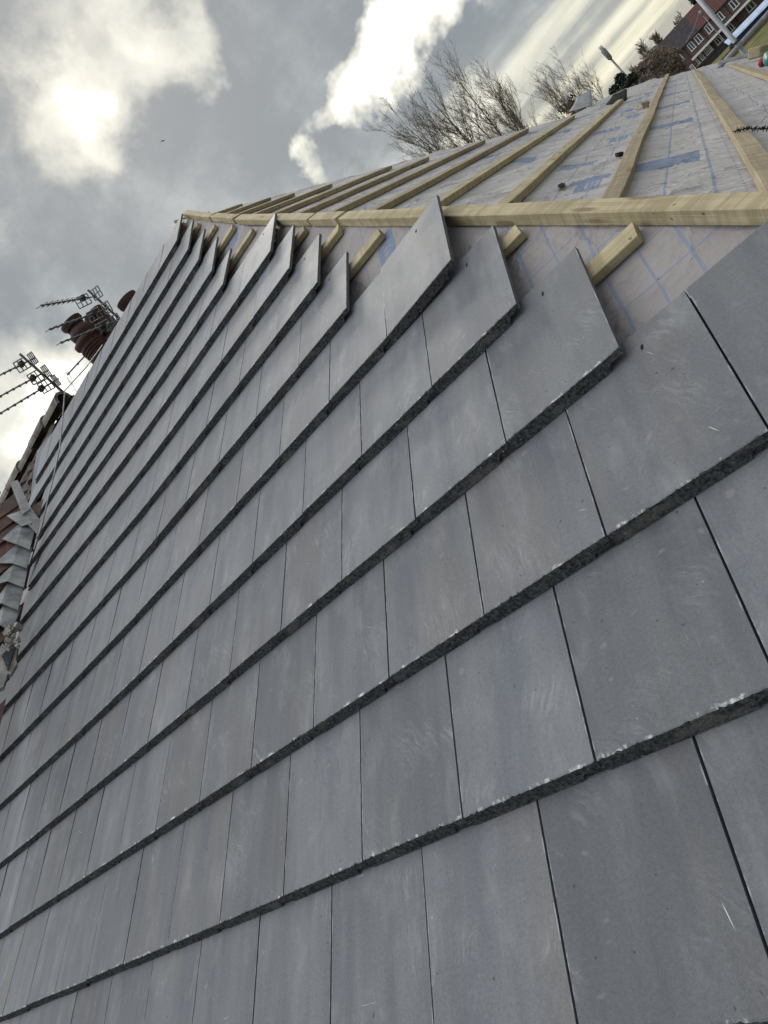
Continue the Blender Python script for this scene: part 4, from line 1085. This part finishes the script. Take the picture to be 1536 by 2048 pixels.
# ------------------------------------------------------------------ the brick terrace across the field
TD = 155.0
zE_, zB_ = elz(-0.10, TD), elz(-2.0, TD)
def terrace_house(az0, az1, roofmat, lab, wins, dwins, rdepth=7.0, canopy=True):
    x0, x1 = TD*math.tan(R(az0)) + CAMP.x, TD*math.tan(R(az1)) + CAMP.x
    y0 = CAMP.y + TD
    e = empty('brick_house', (x0, y0, zB_-0.4)); tag(e, lab, 'house', 'houses in the brick terrace')
    bz = zB_ - 0.4; h_ = zE_ - bz; w = x1 - x0
    bm = bmesh.new(); box(bm, (0.002, 0, 0), (w-0.002, rdepth, h_)); wl = obj('wall', bm, M_BRICK, e)
    bm = bmesh.new(); ov = 0.25; rh = 3.35
    a = [(0, -ov, h_-0.12), (w, -ov, h_-0.12), (w, rdepth/2, h_+rh), (0, rdepth/2, h_+rh), (w, rdepth+ov, h_-0.12), (0, rdepth+ov, h_-0.12)]
    vs = [bm.verts.new(p) for p in a]
    bm.faces.new((vs[0], vs[1], vs[2], vs[3])); bm.faces.new((vs[3], vs[2], vs[4], vs[5])); bm.faces.new((vs[0], vs[3], vs[5])); bm.faces.new((vs[1], vs[4], vs[2])); bm.faces.new((vs[0], vs[5], vs[4], vs[1]))
    rf = obj('roof', bm, roofmat, e)
    bm = bmesh.new(); box(bm, (0, -ov-0.10, h_-0.24), (w, -ov-0.003, h_-0.10)); obj('gutter', bm, M_PLAST, e)
    for az, el, ww, hh in wins + dwins:
        cx = TD*math.tan(R(az)) + CAMP.x - x0; cz = elz(el, TD) - bz
        bm = bmesh.new(); t_w = 0.11
        for lo, hi in (((cx-ww/2, -0.05, cz-hh/2), (cx-ww/2+t_w, 0.03, cz+hh/2)), ((cx+ww/2-t_w, -0.05, cz-hh/2), (cx+ww/2, 0.03, cz+hh/2)), ((cx-ww/2+t_w, -0.05, cz+hh/2-t_w), (cx+ww/2-t_w, 0.03, cz+hh/2)), ((cx-ww/2-0.08, -0.10, cz-hh/2-0.13), (cx+ww/2+0.08, 0.03, cz-hh/2)), ((cx-0.05, -0.045, cz-hh/2), (cx+0.05, 0.03, cz+hh/2-t_w))):
            box(bm, lo, hi)
        f = obj('window', bm, M_WHITE, e)
        bm = bmesh.new(); box(bm, (cx-ww/2+t_w*0.6, -0.012, cz-hh/2+0.01), (cx+ww/2-t_w*0.6, -0.004, cz+hh/2-t_w*0.6)); obj('pane', bm, M_GLASS, f)
    if canopy:
        zc = elz(-1.10, TD-1.6) - bz
        bm = bmesh.new(); box(bm, (0.0, -1.7, zc-0.18), (w, 0.0, zc+0.10)); obj('porch_roof', bm, M_CREAM, e)
        bm = bmesh.new(); box(bm, (0.0, -1.76, zc-0.24), (w, -1.703, zc+0.14)); obj('fascia', bm, M_WHITE, e)
    bm = bmesh.new(); tube(bm, [Vector((w*0.03+0.06, -0.08, 0)), Vector((w*0.03+0.06, -0.08, h_-0.2))], 0.05, 6); obj('downpipe', bm, M_PLAST, e)
    return e
terrace_house(-0.7, 0.55, M_SLATE, 'end brick house mostly hidden behind brown bushes', [(0.25, -0.40, 0.9, 1.2)], [])
terrace_house(0.55, 2.05, M_SLATE, 'brick house under the dark roof, with two bare white windows', [(1.09, -0.40, 0.95, 1.25), (1.62, -0.45, 1.0, 1.3)], [(1.95-.12, -1.45, 0.6, 0.9)], canopy=False)
terrace_house(2.05, 3.30, M_SLATE, 'brick house under the dark roof with paired white windows and small porch windows', [(2.50, -0.47, 0.9, 1.3), (3.02, -0.47, 1.0, 1.3)], [(2.20, -1.42, 0.6, 1.0), (2.55, -1.42, 0.6, 1.0), (2.9, -1.42, 0.6, 1.0), (3.15, -1.42, 0.45, 1.0)])
terrace_house(3.30, 4.95, M_REDROOF, 'brick house with a red ribbed roof behind the upright scaffold tube', [(3.73, -0.50, 0.9, 1.35), (4.5, -0.5, 1.0, 1.3)], [(3.7, -1.45, 0.9, 1.0), (4.55, -1.45, 0.9, 1.1)])
terrace_house(4.95, 6.9, M_REDROOF, 'brick house with a red ribbed roof at the right edge', [(5.42, -0.58, 1.1, 1.35), (6.3, -0.55, 1.1, 1.35)], [(5.93, -1.42, 1.3, 1.1)])
# dark garden fence, blue shed and boarded fence in front of it
def fence(az0, az1, D, ztop, material, name, lab, cat, board=0.15, post=True):
    x0, x1 = D*math.tan(R(az0)) + CAMP.x, D*math.tan(R(az1)) + CAMP.x; y0 = CAMP.y + D; bz = gz(y0) - 0.05
    e = empty(name, (x0, y0, bz)); tag(e, lab, cat)
    bm = bmesh.new(); n = int((x1-x0)/board); rs = random.Random(int(D))
    for i in range(n):
        box(bm, (i*board, rs.uniform(-.01, .01), 0), ((i+1)*board-0.012, 0.03, ztop-bz + rs.uniform(-.03, .03)))
    obj('boards', bm, material, e)
    bm = bmesh.new()
    for z in (0.3, (ztop-bz)*0.8): box(bm, (0, 0.032, z), (x1-x0, 0.09, z+0.1))
    obj('rails', bm, material, e)
    for i in range(int((x1-x0)/1.8)+1):
        bm = bmesh.new(); box(bm, (i*1.8-0.05, -0.12, 0), (i*1.8+0.05, -0.02, ztop-bz+0.08)); obj('post', bm, material, e)
    return e
fence(0.9, 7.5, 138, elz(-1.78, 138), M_DARKF, 'garden_fence', 'dark boarded fence in front of the brick terrace', 'fence')
fence(1.8, 7.5, 113, elz(-2.42, 113), M_FENCE, 'field_fence', 'brown boarded fence along the top of the grass bank', 'fence', board=0.22)
sx0, sx1 = 124*math.tan(R(3.95)) + CAMP.x, 124*math.tan(R(7.4)) + CAMP.x; sy = CAMP.y + 124; sz = elz(-1.93, 124)
sh = empty('garden_shed', (sx0, sy, gz(sy))); tag(sh, 'long low shed with pale blue sheet roof below the brick terrace', 'shed')
hz = sz - gz(sy)
bm = bmesh.new(); box(bm, (0.1, 0.1, 0), (sx1-sx0-0.1, 2.6, hz-0.35)); obj('wall', bm, M_BLUED, sh)
bm = bmesh.new(); Mx = Matrix.Translation((0, 0, hz-0.45)) @ Matrix.Rotation(R(12), 4, 'X')
box(bm, (0, -0.3, 0), (sx1-sx0, 2.9, 0.05), Mx); obj('roof', bm, M_BLUE, sh)
